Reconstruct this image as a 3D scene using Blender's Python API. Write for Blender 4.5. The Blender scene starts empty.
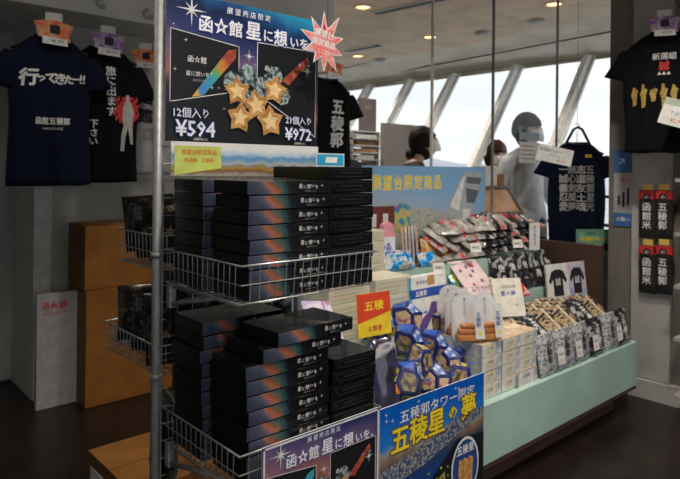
import bpy, bmesh, math, random
from mathutils import Vector, Matrix
random.seed(7)
C = bpy.context.scene.collection
SC = bpy.context.scene
# ---------------------------------------------------------------- camera
# world X runs along the rack and the ledge (to the right and back), world Y to the left and back
EYE = 1.42; FPX = 616.0; YAW = math.radians(48.2); ROLL = 0.0105; HOR = 168.0
right = Vector((math.sin(YAW), -math.cos(YAW), 0)); fwd = Vector((math.cos(YAW), math.sin(YAW), 0)); upv = Vector((0, 0, 1))
cx = (right + upv * ROLL).normalized(); cz = -fwd; cy = cz.cross(cx).normalized()
cam = bpy.data.cameras.new('camera'); camo = bpy.data.objects.new('camera', cam); C.objects.link(camo)
mw = Matrix((cx, cy, cz)).transposed().to_4x4(); mw.translation = (0, 0, EYE); camo.matrix_world = mw
cam.sensor_width = 36; cam.lens = FPX / 680 * 36; cam.shift_y = -(239.5 - HOR) / 680
cam.clip_start = 0.05; cam.clip_end = 60000
cam.dof.use_dof = True; cam.dof.focus_distance = 1.75; cam.dof.aperture_fstop = 5.6
SC.camera = camo
# ---------------------------------------------------------------- world, exposure
SC.view_settings.view_transform = 'Standard'; SC.view_settings.look = 'None'
SC.view_settings.gamma = 1; SC.view_settings.use_curve_mapping = False
SC.view_settings.exposure = 0.1
w = bpy.data.worlds.new('sky'); SC.world = w; w.use_nodes = True
nt = w.node_tree; nt.nodes.clear()
def N(t, **k):
    n = nt.nodes.new(t)
    for a, b in k.items(): setattr(n, a, b)
    return n
out = N('ShaderNodeOutputWorld'); bg = N('ShaderNodeBackground'); bg.inputs[1].default_value = 1.3
tc = N('ShaderNodeTexCoord'); sep = N('ShaderNodeSeparateXYZ'); rmp = N('ShaderNodeValToRGB')
mp = N('ShaderNodeMapping'); mp.inputs['Scale'].default_value = (1.2, 1.2, 7)
no = N('ShaderNodeTexNoise'); no.inputs['Scale'].default_value = 2.2; no.inputs['Detail'].default_value = 5
cr = N('ShaderNodeValToRGB'); mx = N('ShaderNodeMix', data_type='RGBA')
rmp.color_ramp.elements[0].position = 0.0; rmp.color_ramp.elements[0].color = (0.72, 0.76, 0.80, 1)
rmp.color_ramp.elements[1].position = 0.5; rmp.color_ramp.elements[1].color = (0.66, 0.71, 0.78, 1)
cr.color_ramp.elements[0].position = 0.38; cr.color_ramp.elements[0].color = (0, 0, 0, 1)
cr.color_ramp.elements[1].position = 0.62; cr.color_ramp.elements[1].color = (1, 1, 1, 1)
L = nt.links.new
L(tc.outputs['Generated'], sep.inputs[0]); L(sep.outputs['Z'], rmp.inputs[0])
L(tc.outputs['Generated'], mp.inputs[0]); L(mp.outputs[0], no.inputs['Vector']); L(no.outputs['Fac'], cr.inputs[0])
L(cr.outputs[0], mx.inputs[0]); L(rmp.outputs[0], mx.inputs[6]); mx.inputs[7].default_value = (0.80, 0.82, 0.84, 1)
L(mx.outputs[2], bg.inputs[0]); L(bg.outputs[0], out.inputs[0])
LAMP = 62.0          # watts of one recessed ceiling lamp

# ---------------------------------------------------------------- helpers
def ray(px, py):
    dx = px - 340; dy = HOR - py; l = (dx - ROLL * dy) / FPX; up = (dy + ROLL * dx) / FPX
    return fwd + right * l + upv * up
def at(px, py, v):                      # point of the place seen at a pixel, on the plane y = v
    d = ray(px, py); k = v / d.y; return Vector((d.x * k, v, EYE + d.z * k))
def atu(px, py, u):
    d = ray(px, py); k = u / d.x; return Vector((u, d.y * k, EYE + d.z * k))
def atz(px, py, z):
    d = ray(px, py); k = (z - EYE) / d.z; return Vector((d.x * k, d.y * k, z))
def ux(px, v): return at(px, 200, v).x

MATS = {}
def mat(name, col, rough=0.5, metal=0.0, col2=None, scale=20.0, lo=0.4, hi=0.6, bump=0.0, spec=0.5, emit=0.0, alpha=None, coat=0.0, detail=2.0, stretch=None):
    if name in MATS: return MATS[name]
    m = bpy.data.materials.new(name); m.use_nodes = True; t = m.node_tree; b = t.nodes['Principled BSDF']
    if col2 is None: col2 = tuple(c * 0.86 for c in col)
    tx = t.nodes.new('ShaderNodeTexCoord'); ns = t.nodes.new('ShaderNodeTexNoise'); rp = t.nodes.new('ShaderNodeValToRGB')
    ns.inputs['Scale'].default_value = scale; ns.inputs['Detail'].default_value = detail
    if stretch:
        ma = t.nodes.new('ShaderNodeMapping'); ma.inputs['Scale'].default_value = stretch
        t.links.new(tx.outputs['Object'], ma.inputs[0]); t.links.new(ma.outputs[0], ns.inputs['Vector'])
    else: t.links.new(tx.outputs['Object'], ns.inputs['Vector'])
    t.links.new(ns.outputs['Fac'], rp.inputs[0])
    rp.color_ramp.elements[0].position = lo; rp.color_ramp.elements[1].position = hi
    rp.color_ramp.elements[0].color = (*col2, 1); rp.color_ramp.elements[1].color = (*col, 1)
    t.links.new(rp.outputs[0], b.inputs['Base Color'])
    b.inputs['Roughness'].default_value = rough; b.inputs['Metallic'].default_value = metal
    b.inputs['Specular IOR Level'].default_value = spec; b.inputs['Coat Weight'].default_value = coat
    if bump:
        bp = t.nodes.new('ShaderNodeBump'); bp.inputs['Strength'].default_value = bump; bp.inputs['Distance'].default_value = 0.01
        t.links.new(ns.outputs['Fac'], bp.inputs['Height']); t.links.new(bp.outputs[0], b.inputs['Normal'])
    if emit:
        b.inputs['Emission Color'].default_value = (*col, 1); b.inputs['Emission Strength'].default_value = emit
    if alpha is not None: b.inputs['Alpha'].default_value = alpha
    MATS[name] = m; return m
def multi(name, cols, scale=12.0, rough=0.35, stretch=(1, 1, 1), detail=3.0, coat=0.0, bump=0.0, const=False):
    """printed pattern: noise through a ramp of several ink colours [(pos,col)...]"""
    m = mat(name, cols[0][1], rough, scale=scale, detail=detail, stretch=stretch, coat=coat, bump=bump)
    rp = [n for n in m.node_tree.nodes if n.type == 'VALTORGB'][0].color_ramp
    while len(rp.elements) > 1: rp.elements.remove(rp.elements[0])
    rp.elements[0].position = cols[0][0]; rp.elements[0].color = (*cols[0][1], 1)
    for p, c in cols[1:]:
        e = rp.elements.new(p); e.color = (*c, 1)
    if const: rp.interpolation = 'CONSTANT'
    return m
def gradmat(name, axis, lo, hi, cols, rough=0.3, noise=0.0, nscale=30, coat=0.0):
    """printed ink gradient along a local axis direction (x,y,z) from value lo to hi"""
    if name in MATS: return MATS[name]
    m = bpy.data.materials.new(name); m.use_nodes = True; t = m.node_tree; b = t.nodes['Principled BSDF']
    tx = t.nodes.new('ShaderNodeTexCoord'); dt = t.nodes.new('ShaderNodeVectorMath'); dt.operation = 'DOT_PRODUCT'; dt.inputs[1].default_value = axis
    ns = t.nodes.new('ShaderNodeTexNoise'); ns.inputs['Scale'].default_value = nscale; ns.inputs['Detail'].default_value = 3
    mr = t.nodes.new('ShaderNodeMapRange'); mr.inputs[1].default_value = lo; mr.inputs[2].default_value = hi
    md = t.nodes.new('ShaderNodeMath'); md.operation = 'MULTIPLY_ADD'; md.inputs[1].default_value = noise; 
    sb = t.nodes.new('ShaderNodeMath'); sb.operation = 'SUBTRACT'; sb.inputs[1].default_value = 0.5
    rp = t.nodes.new('ShaderNodeValToRGB'); r = rp.color_ramp
    L2 = t.links.new
    L2(tx.outputs['Object'], dt.inputs[0]); L2(tx.outputs['Object'], ns.inputs['Vector']); L2(dt.outputs['Value'], mr.inputs[0])
    L2(ns.outputs['Fac'], sb.inputs[0]); L2(sb.outputs[0], md.inputs[0]); L2(mr.outputs[0], md.inputs[2]); L2(md.outputs[0], rp.inputs[0]); L2(rp.outputs[0], b.inputs['Base Color'])
    while len(r.elements) > 1: r.elements.remove(r.elements[0])
    r.elements[0].position = cols[0][0]; r.elements[0].color = (*cols[0][1], 1)
    for p, c in cols[1:]:
        e = r.elements.new(p); e.color = (*c, 1)
    b.inputs['Roughness'].default_value = rough; b.inputs['Coat Weight'].default_value = coat
    MATS[name] = m; return m
def glassmat(name, tint=(1, 1, 1), ior=1.45, rough=0.02, haze=0.0, hazecol=(0.8, 0.8, 0.8)):
    m = bpy.data.materials.new(name); m.use_nodes = True; t = m.node_tree; t.nodes.clear()
    o = t.nodes.new('ShaderNodeOutputMaterial'); tr = t.nodes.new('ShaderNodeBsdfTransparent'); gl = t.nodes.new('ShaderNodeBsdfGlossy')
    fr = t.nodes.new('ShaderNodeMath'); fr.operation = 'MULTIPLY_ADD'; fr.inputs[1].default_value = .45; fr.inputs[2].default_value = .010; lw = t.nodes.new('ShaderNodeLayerWeight'); pw = t.nodes.new('ShaderNodeMath'); pw.operation = 'POWER'; pw.inputs[1].default_value = 4; t.links.new(lw.outputs['Facing'], pw.inputs[0]); t.links.new(pw.outputs[0], fr.inputs[0]); mi = t.nodes.new('ShaderNodeMixShader'); tr.inputs[0].default_value = (*tint, 1)
    gl.inputs['Roughness'].default_value = rough
    t.links.new(fr.outputs[0], mi.inputs[0]); t.links.new(gl.outputs[0], mi.inputs[2])
    if haze:
        df = t.nodes.new('ShaderNodeBsdfDiffuse'); df.inputs[0].default_value = (*hazecol, 1)
        m2 = t.nodes.new('ShaderNodeMixShader')
        nz = t.nodes.new('ShaderNodeTexNoise'); nz.inputs['Scale'].default_value = 25
        mu = t.nodes.new('ShaderNodeMath'); mu.operation = 'MULTIPLY'; mu.inputs[1].default_value = haze * 2
        t.links.new(nz.outputs['Fac'], mu.inputs[0]); t.links.new(mu.outputs[0], m2.inputs[0])
        t.links.new(tr.outputs[0], m2.inputs[1]); t.links.new(df.outputs[0], m2.inputs[2]); t.links.new(m2.outputs[0], mi.inputs[1])
    else: t.links.new(tr.outputs[0], mi.inputs[1])
    t.links.new(mi.outputs[0], o.inputs[0]); MATS[name] = m; return m

_tc = {}
def textmesh(s, off=0.0):
    k = (s, off)
    if k not in _tc:
        c = bpy.data.curves.new('t', 'FONT'); c.body = s; c.size = 1; c.resolution_u = 1; c.offset = off
        c.align_x = 'CENTER'; c.align_y = 'CENTER'; c.fill_mode = 'FRONT' if hasattr(c, 'fill_mode') else c.fill_mode
        o = bpy.data.objects.new('t', c); C.objects.link(o); bpy.context.view_layer.update()
        me = bpy.data.meshes.new_from_object(o.evaluated_get(bpy.context.evaluated_depsgraph_get()))
        vs = [v.co.copy() for v in me.vertices]; fs = [tuple(p.vertices) for p in me.polygons]
        bpy.data.objects.remove(o); bpy.data.curves.remove(c); bpy.data.meshes.remove(me)
        if vs:
            mxx = (max(v.x for v in vs) + min(v.x for v in vs)) / 2; myy = (max(v.y for v in vs) + min(v.y for v in vs)) / 2
            vs = [Vector((v.x - mxx, v.y - myy, 0)) for v in vs]
        _tc[k] = (vs, fs)
    return _tc[k]
def lerp(a, b, t): return a + (b - a) * t
class MB:
    """one mesh; several materials as slots. M = current placement matrix"""
    def __init__(s): s.bm = bmesh.new(); s.ms = []; s.M = Matrix()
    def mi(s, m):
        if m not in s.ms: s.ms.append(m)
        return s.ms.index(m)
    def add(s, vs, fs, m, smooth=False):
        i = s.mi(m); bv = [s.bm.verts.new(s.M @ Vector(v)) for v in vs]
        for f in fs:
            try:
                fc = s.bm.faces.new([bv[k] for k in f]); fc.material_index = i; fc.smooth = smooth
            except ValueError: pass
        return s
    def box(s, x0, x1, y0, y1, z0, z1, m, bev=0.0, mats=None):
        """mats: dict face-> material with keys -x +x -y +y -z +z"""
        if bev:
            b = bev; P = []
            t = bmesh.new(); bmesh.ops.create_cube(t, size=1)
            for v in t.verts: v.co = Vector((lerp(x0, x1, v.co.x + .5), lerp(y0, y1, v.co.y + .5), lerp(z0, z1, v.co.z + .5)))
            bmesh.ops.bevel(t, geom=t.edges[:], offset=b, segments=2, profile=0.5, affect='EDGES')
            t.normal_update(); base = len(s.bm.verts)
            mp = {v: s.bm.verts.new(s.M @ v.co) for v in t.verts}
            for f in t.faces:
                fc = s.bm.faces.new([mp[v] for v in f.verts]); mm = m
                if mats:
                    n = f.normal
                    for k, q in mats.items():
                        if n['xyz'.index(k[1])] * (1 if k[0] == '+' else -1) > 0.8: mm = q
                fc.material_index = s.mi(mm)
            t.free(); return s
        vs = [(x, y, z) for z in (z0, z1) for y in (y0, y1) for x in (x0, x1)]
        fs = {'-z': (0, 2, 3, 1), '+z': (4, 5, 7, 6), '-y': (0, 1, 5, 4), '+y': (2, 6, 7, 3), '-x': (0, 4, 6, 2), '+x': (1, 3, 7, 5)}
        i0 = [s.bm.verts.new(s.M @ Vector(v)) for v in vs]
        for k, f in fs.items():
            fc = s.bm.faces.new([i0[q] for q in f]); fc.material_index = s.mi((mats or {}).get(k, m))
        return s
    def prism(s, pts, y0, y1, m, mside=None):
        """outline in x,z extruded from y0 (front) to y1"""
        n = len(pts); vs = [(p[0], y0, p[1]) for p in pts] + [(p[0], y1, p[1]) for p in pts]
        s.add(vs, [tuple(range(n)), tuple(range(2 * n - 1, n - 1, -1))], m)
        bvn = [s.bm.verts.new(s.M @ Vector(v)) for v in vs]
        for k in range(n):
            fc = s.bm.faces.new([bvn[k], bvn[k + n], bvn[(k + 1) % n + n], bvn[(k + 1) % n]]); fc.material_index = s.mi(mside or m)
        return s
    def flat(s, pts, y, m): return s.add([(p[0], y, p[1]) for p in pts], [tuple(range(len(pts)))], m)
    def star(s, x, z, y, r, m, n=5, r2=0.42, rot=90, sx=1, t=0.0):
        pts = []
        for k in range(2 * n):
            a = math.radians(rot) + math.pi * k / n; q = r if k % 2 == 0 else r * r2
            pts.append((x + math.cos(a) * q * sx, z + math.sin(a) * q))
        if t: return s.prism(pts, y - t, y, m)
        return s.flat(pts, y, m)
    def sparkle(s, x, z, y, r, m):
        s.star(x, z, y, r, m, 4, .09, 90); s.star(x, z, y - .0001, r * .55, m, 4, .16, 45); s.disc(x, z, y - .0002, r * .14, m)
        return s
    def disc(s, x, z, y, r, m, n=14, sz=1): return s.flat([(x + math.cos(a * 6.2832 / n) * r, z + math.sin(a * 6.2832 / n) * r * sz) for a in range(n)], y, m)
    def tube(s, pts, r, m, n=6, closed=False, caps=True):
        pts = [Vector(p) for p in pts]; rings = []; K = len(pts)
        rr = r if isinstance(r, (list, tuple)) else [r] * K
        for i, p in enumerate(pts):
            a = pts[(i - 1) % K] if (i or closed) else p; b = pts[(i + 1) % K] if (i < K - 1 or closed) else p
            d = (b - a).normalized(); q = Vector((0, 0, 1)) if abs(d.z) < 0.9 else Vector((1, 0, 0))
            e1 = d.cross(q).normalized(); e2 = d.cross(e1)
            rings.append([p + (e1 * math.cos(6.2832 * k / n) + e2 * math.sin(6.2832 * k / n)) * rr[i] for k in range(n)])
        vs = [v for g in rings for v in g]; fs = []
        for i in range(K if closed else K - 1):
            j = (i + 1) % K
            for k in range(n): fs.append((i * n + k, i * n + (k + 1) % n, j * n + (k + 1) % n, j * n + k))
        if caps and not closed: fs += [tuple(range(n))[::-1], tuple(range((K - 1) * n, K * n))]
        return s.add(vs, fs, m, smooth=n > 5)
    def lathe(s, prof, m, n=20, c=(0, 0, 0), sx=1, sy=1):
        vs = []; fs = []
        for r, z in prof:
            for k in range(n): vs.append((c[0] + r * math.cos(6.2832 * k / n) * sx, c[1] + r * math.sin(6.2832 * k / n) * sy, c[2] + z))
        for i in range(len(prof) - 1):
            for k in range(n): fs.append((i * n + k, i * n + (k + 1) % n, (i + 1) * n + (k + 1) % n, (i + 1) * n + k))
        fs += [tuple(range(n))[::-1], tuple(range((len(prof) - 1) * n, len(prof) * n))]
        return s.add(vs, fs, m, smooth=True)
    def text(s, t, x, z, y, size, m, off=0.0, sx=1.0, rot=0.0, vert=False, gap=1.0, yf=None, outline=None, shear=0.0):
        """text facing -y centred at x,z"""
        if outline:
            s.text(t, x, z, y, size, outline[0], off + outline[1], sx, rot, vert, gap, yf, None, shear); y -= 0.0004
        if vert:
            n = len(t)
            for i, ch in enumerate(t): s.text(ch, x, z + ((n - 1) / 2 - i) * size * gap, y, size, m, off, sx, rot, False, 1, yf, None, shear)
            return s
        if off > .002:
            K = 8 if off > .03 else 4; rr = off * size * .75
            for k in range(K):
                aa = 6.2832 * k / K + .4; s.text(t, x + math.cos(aa) * rr * sx, z + math.sin(aa) * rr, y + .00004 * (k + 1), size, m, 0, sx, rot, False, 1, yf, None, shear)
        vs, fs = textmesh(t, 0.0); c, q = math.cos(rot), math.sin(rot); o = []
        for v in vs:
            a = v.x * size * sx + v.y * size * shear; b = v.y * size; X = x + a * c - b * q; Z = z + a * q + b * c
            o.append((X, (yf(X, Z) if yf else 0) + y, Z))
        return s.add(o, fs, m)
    def pillow(s, w, h, t, m, mback=None, nx=8, nz=10, crimp=0.06, seed=0, mtop=None, y=0.0):
        """puffy flow pack, facing -y, base at z=0, centred x"""
        rd = random.Random(seed); vs = []; fs = []; ph = [rd.uniform(0, 6) for _ in range(4)]
        for side in (-1, 1):
            for j in range(nz + 1):
                for i in range(nx + 1):
                    a = i / nx; b = j / nz; X = (a - .5) * w; Z = b * h
                    p = (max(0, 1 - (2 * a - 1) ** 4) * max(0, 1 - ((2 * b - 1)) ** 6)) ** .5
                    if b < crimp or b > 1 - crimp: p *= .15
                    wr = 1 + .16 * math.sin(a * 9 + ph[0] + 3 * b) * math.sin(b * 11 + ph[1]) + .08 * math.sin(a * 23 + b * 17 + ph[2])
                    X *= 1 - .05 * p * abs(math.sin(b * 3.14))
                    vs.append((X, y + side * t / 2 * p * wr, Z))
        K = (nx + 1) * (nz + 1); f2 = []
        for side in (0, 1):
            for j in range(nz):
                for i in range(nx):
                    q = [side * K + j * (nx + 1) + i, side * K + j * (nx + 1) + i + 1, side * K + (j + 1) * (nx + 1) + i + 1, side * K + (j + 1) * (nx + 1) + i]
                    (fs if side == 0 else f2).append(tuple(q if side == 0 else q[::-1]))
        i0 = s.mi(m); i1 = s.mi(mback or m); bv = [s.bm.verts.new(s.M @ Vector(v)) for v in vs]
        for F, ii in ((fs, i0), (f2, i1)):
            for f in F:
                fc = s.bm.faces.new([bv[k] for k in f]); fc.material_index = ii; fc.smooth = True
        s.pil = lambda X, Z: y - t / 2 * (max(0, 1 - (2 * X / w) ** 4) * max(0, 1 - ((2 * Z / h - 1)) ** 6)) ** .5 * 1.2 - .001
        return s
    def build(s, name, parent=None, loc=(0, 0, 0), rot=(0, 0, 0), recalc=False):
        me = bpy.data.meshes.new(name)
        if recalc: bmesh.ops.recalc_face_normals(s.bm, faces=s.bm.faces)
        s.bm.to_mesh(me); s.bm.free()
        for m in s.ms: me.materials.append(m)
        o = bpy.data.objects.new(name, me); C.objects.link(o); o.location = loc; o.rotation_euler = rot
        if parent: o.parent = parent
        return o
def tag(o, label, cat, group=None, kind=None):
    o['label'] = label; o['category'] = cat
    if group: o['group'] = group
    if kind: o['kind'] = kind
    return o
def struct(o): o['kind'] = 'structure'; return o
def thing(name, label, cat, loc=(0, 0, 0), rot=(0, 0, 0), group=None):
    o = bpy.data.objects.new(name, None); C.objects.link(o); o.location = loc; o.rotation_euler = rot
    o.empty_display_size = .05
    return tag(o, label, cat, group)
def dup(src, loc, rot=None, label=None, cat=None, group=None):
    r = src.copy(); C.objects.link(r); r.location = loc
    if rot is not None: r.rotation_euler = rot
    if label: r['label'] = label
    if group: r['group'] = group
    for ch in list(src.children):
        c = ch.copy(); C.objects.link(c); c.parent = r
        for g in list(ch.children):
            d = g.copy(); C.objects.link(d); d.parent = c
    return r
R = math.radians
ORD = ['bottom', 'second', 'third', 'fourth', 'fifth', 'sixth', 'seventh', 'eighth', 'ninth', 'tenth', 'eleventh', 'twelfth']
def from_top(i, n):
    k = n - 1 - i
    return 'topmost' if k == 0 else ('bottom one' if i == 0 else ORD[k] + ' from the top')
# ---------------------------------------------------------------- materials
white = mat('white_paint', (.62, .61, .58), .6)
wallg = mat('grey_wall_paint', (.42, .42, .385), .7, scale=3)
bulk = mat('cream_bulkhead', (.74, .73, .70), .6, scale=3)
ceilm = mat('beige_ceiling_board', (.80, .64, .47), .75, scale=4)
soff = mat('cream_soffit', (.86, .80, .66), .7, scale=4)
floorm = mat('dark_brown_floor', (.018, .012, .010), .30, col2=(.012, .008, .007), scale=6, bump=.02, spec=.25)
steel = mat('brushed_steel', (.36, .37, .38), .5, .4, scale=60)
wire = mat('chrome_wire', (.62, .63, .64), .3, .75, scale=60)
mullm = mat('white_mullion', (.85, .85, .80), .5)
black = mat('black_plastic', (.012, .012, .013), .3)
darkm = mat('dark_shadow_gap', (.02, .018, .016), .8)
ink = mat('white_ink', (.80, .80, .78), .6)
inkb = mat('pure_white_ink', (.9, .9, .9), .5)
inkg = mat('grey_ink', (.35, .35, .34), .6)
inkk = mat('black_ink', (.015, .015, .02), .6)
inkr = mat('red_ink', (.62, .03, .03), .6)
inkblue = mat('blue_ink', (.02, .09, .45), .5)
inky = mat('yellow_ink', (.90, .68, .03), .5)
inko = mat('orange_ink', (.85, .25, .03), .5)
paper = mat('white_paper', (.80, .80, .78), .6)
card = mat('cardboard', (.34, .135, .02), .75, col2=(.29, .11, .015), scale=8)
card2 = mat('dark_cardboard', (.19, .085, .022), .8)
mint = mat('mint_green_laminate', (.42, .60, .54), .42, scale=3)
brown = mat('brown_laminate', (.085, .045, .036), .5, scale=4)
navy = mat('navy_cotton', (.006, .009, .026), .9, scale=40, bump=.15, spec=.12)
blackc = mat('black_cotton', (.006, .006, .008), .9, scale=40, bump=.15, spec=.12)
glass = glassmat('clear_glass')
plastic = glassmat('clear_plastic_film', haze=.02, rough=.12)
acry = glassmat('acrylic_sheet', rough=.04)
# ================================================================ structure
def slab(name, x0, x1, y0, y1, z0, z1, m):
    return struct(MB().box(x0, x1, y0, y1, z0, z1, m).build(name))
slab('floor', -5, 6.3, -5, 12, -.1, 0, floorm)
FE = lambda v: 5.13 + (v - 2.32) * .157          # edge where the flat ceiling meets the soffit
b = MB(); b.add([(-5, -5, 2.75), (FE(-5), -5, 2.75), (FE(12), 12, 2.75), (-5, 12, 2.75), (-5, -5, 2.85), (FE(-5), -5, 2.85), (FE(12), 12, 2.85), (-5, 12, 2.85)],
      [(0, 3, 2, 1), (4, 5, 6, 7), (0, 1, 5, 4), (1, 2, 6, 5), (2, 3, 7, 6), (3, 0, 4, 7)], ceilm); struct(b.build('ceiling'))
b = MB(); va, vb = 1.0, 12.0
b.add([(FE(va), va, 2.75), (FE(vb), vb, 2.75), (5.95, vb, 2.52), (5.95, va, 2.52), (FE(va), va, 2.85), (FE(vb), vb, 2.85), (6.1, vb, 2.60), (6.1, va, 2.60)],
      [(0, 1, 2, 3), (7, 6, 5, 4), (0, 4, 5, 1), (2, 6, 7, 3), (0, 3, 7, 4), (1, 5, 6, 2)], soff); struct(b.build('trim_1'))
# slim shadow gap and joint lines in the soffit
b = MB(); b.tube([(FE(va) + .32, va, 2.656), (FE(vb) + .06, vb, 2.68)], .008, brown, 4); struct(b.build('trim_2'))
# leaning window wall
SL = .72
def wpt(v, z): return (5.9 - (2.52 - z) * SL, v, z)
mv = [atu(589, 56, 5.9).y, atu(518, 66, 5.9).y, atu(455, 77, 5.9).y, atu(411, 85, 5.9).y, atu(370, 91, 5.9).y]
mv = [mv[0] - 1.05] + mv + [mv[-1] + .95, mv[-1] + 1.9, mv[-1] + 2.9]
for i, v in enumerate(mv):
    b = MB(); t, q = wpt(v, 2.56), wpt(v, .86); hw = .055
    for k, (dx0, dx1, hw) in enumerate(((-.09, 0, .028), (0, .03, .052))):
        vs = []
        for p in (q, t):
            for yy in (-hw, hw):
                vs += [(p[0] + dx0, p[1] + yy, p[2]), (p[0] + dx1, p[1] + yy, p[2])]
        b.add(vs, [(0, 1, 3, 2), (4, 6, 7, 5), (0, 4, 5, 1), (2, 3, 7, 6), (0, 2, 6, 4), (1, 5, 7, 3)], mullm)
    struct(b.build('trim_%d' % (i + 3)))
for i in range(len(mv) - 1):
    a, c = wpt(mv[i] + .03, 2.56), wpt(mv[i + 1] - .03, .86)
    b = MB(); b.add([(a[0] - .03, a[1], a[2]), (a[0] - .03, c[1], a[2]), (c[0] - .03, c[1], c[2]), (c[0] - .03, a[1], c[2])], [(0, 1, 2, 3)], glass)
    struct(b.build('window_%d' % (i + 1)))
slab('trim_20', 4.62, 4.85, 1.2, 12, .80, .86, mullm)
slab('wall_window', 4.70, 4.80, 1.2, 12, 0, .80, wallg)
slab('wall_far', 3.0, 6.3, 11.9, 12.0, 0, 2.75, wallg)
b = MB()
for z in (1.0, 1.22): b.tube([(4.69, 1.9, z), (4.69, 11.8, z)], .014, black, 6)
for k in range(8): b.tube([(4.69, 2.0 + k * 1.35, .86), (4.69, 2.0 + k * 1.35, 1.22)], .012, black, 6)
tag(b.build('window_railing'), 'black metal handrail running along the foot of the leaning windows', 'railing')
slab('wall_light_block', -4.6, -4.5, -5, 4.48, 0, 2.75, wallg)  # unseen wall added to keep daylight off the lower left
# left wall with recess and bulkhead
uL = at(36, 300, 4.0).x; uE = 3.14
slab('wall_left', uL, uE, 4.0, 4.15, 0, 2.75, wallg)
slab('wall_recess', -5, uL, 4.48, 4.6, 0, 2.75, wallg)
slab('trim_21', uL - .02, uL + .08, 3.985, 4.48, 0, 2.29, white)
b = MB(); b.box(-5, uE, 3.6, 4.48, 2.29, 2.75, bulk); struct(b.build('trim_22'))
d1 = at(17, 300, 4.47).x
b = MB(); b.box(d1 - .95, d1, 4.44, 4.475, 0.02, 2.05, wallg, .004)
dr = struct(b.build('door_1')); b = MB(); b.box(d1, d1 + .05, 4.42, 4.478, 0, 2.1, white); b.box(d1 - 1.0, d1 - .95, 4.42, 4.478, 0, 2.1, white); b.box(d1 - .95, d1, 4.42, 4.478, 2.052, 2.1, white); b.build('door_frame', dr)
slab('baseboard_left', uL + .08, uE, 3.985, 4.0, 0, .07, brown)
# right pillar and wall (face x = 4.05)
pil = mat('brushed_grey_pillar', (.20, .185, .17), .42, col2=(.16, .148, .14), scale=6, stretch=(1, 20, 1))
pan = mat('pale_grey_panel', (.44, .43, .42), .45, scale=3)
slab('wall_right', 4.05, 4.4, -5, 1.855, 0, 2.75, pil)
vp = atu(632, 250, 4.03).y; vq = atu(671, 250, 4.03).y
slab('trim_23', 4.02, 4.05, vq, vp, .12, 2.75, pan)
slab('baseboard_right', 3.99, 4.05, -3, vp, 0, .115, pan)

# ================================================================ ceiling fittings
lampe = mat('lamp_glow', (1.0, .62, .25), .4, emit=2.6)
brass = mat('lamp_reflector', (.75, .52, .25), .25, .8)
dl = [(363, 7), (430, 37), (358, 56), (554, 4)]
pts = [atz(x, y, 2.75) for x, y in dl] + [Vector(p) for p in ((1.0, .9, 2.75), (2.4, .5, 2.75), (.3, -.4, 2.75), (3.0, 1.2, 2.75), (1.6, -1.0, 2.75), (2.0, 2.75, 2.75), (.7, 2.7, 2.75))]  # last two: unseen lamps added to brighten the left wall
lab = ['round recessed ceiling lamp glowing warm, largest, just above the red starburst tag', 'round recessed ceiling lamp glowing warm, left of the middle glass joint',
       'smallest round ceiling lamp glowing warm, beside the left smoke detector', 'round ceiling lamp glowing warm near the right pillar']
for i, p in enumerate(pts):
    t = thing('recessed_lamp', lab[i] if i < 4 else 'round recessed ceiling lamp above the shop floor, out of view', 'ceiling lamp', (p.x, p.y, 2.75), group='recessed ceiling lamps' if i < 4 else 'ceiling lamps out of view')
    b = MB(); b.lathe([(.075, -.001), (.078, -.006), (.062, -.006), (.058, -.001)], brass, 24); b.build('trim_ring', t)
    b = MB(); b.lathe([(.0, -.003), (.055, -.0035), (.055, -.0015), (.0, -.001)], lampe, 20); b.build('lamp_glass', t)
    l = bpy.data.lights.new('spot', 'SPOT'); l.energy = LAMP * (1 if i < 4 else 1.5 if i < 9 else .45); l.color = (1, .90, .78); l.spot_size = R(130); l.spot_blend = .8; l.shadow_soft_size = .06
    lo = bpy.data.objects.new('lamp_light', l); C.objects.link(lo); lo.location = (0, 0, -.02); lo.parent = t
slot = mat('slot_dark', (.05, .045, .04), .6)
for (a, c, lb) in (((375, 13), (448, -3), 'long dark air slot in the ceiling near the top edge'), ((347, 51), (378, 45), 'short dark air slot in the ceiling beside the starburst tag')):
    p, q = atz(*a, 2.75), atz(*c, 2.75); dd = (q - p); b = MB(); b.M = Matrix.Rotation(math.atan2(dd.y, dd.x), 4, 'Z')
    b.box(0, dd.length, -.045, .045, -.008, -.001, slot); b.box(0, dd.length, -.055, -.045, -.011, -.001, mullm); b.box(0, dd.length, .045, .055, -.011, -.001, mullm)
    tag(b.build('air_slot', loc=(p.x, p.y, 2.75)), lb, 'air vent')
for (a, lb) in (((380, 59), 'small white smoke detector on the ceiling beside the faintest lamp'), ((536, 20), 'white smoke detector on the ceiling right of the middle glass joint'), ((483, 32), 'dim round sensor on the ceiling left of the middle glass joint')):
    p = atz(*a, 2.75); b = MB(); b.lathe([(.075, -.001), (.075, -.02), (.055, -.035), (.0, -.04)], white, 20)
    tag(b.build('smoke_detector', loc=(p.x, p.y, 2.75)), lb, 'smoke detector')

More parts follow.
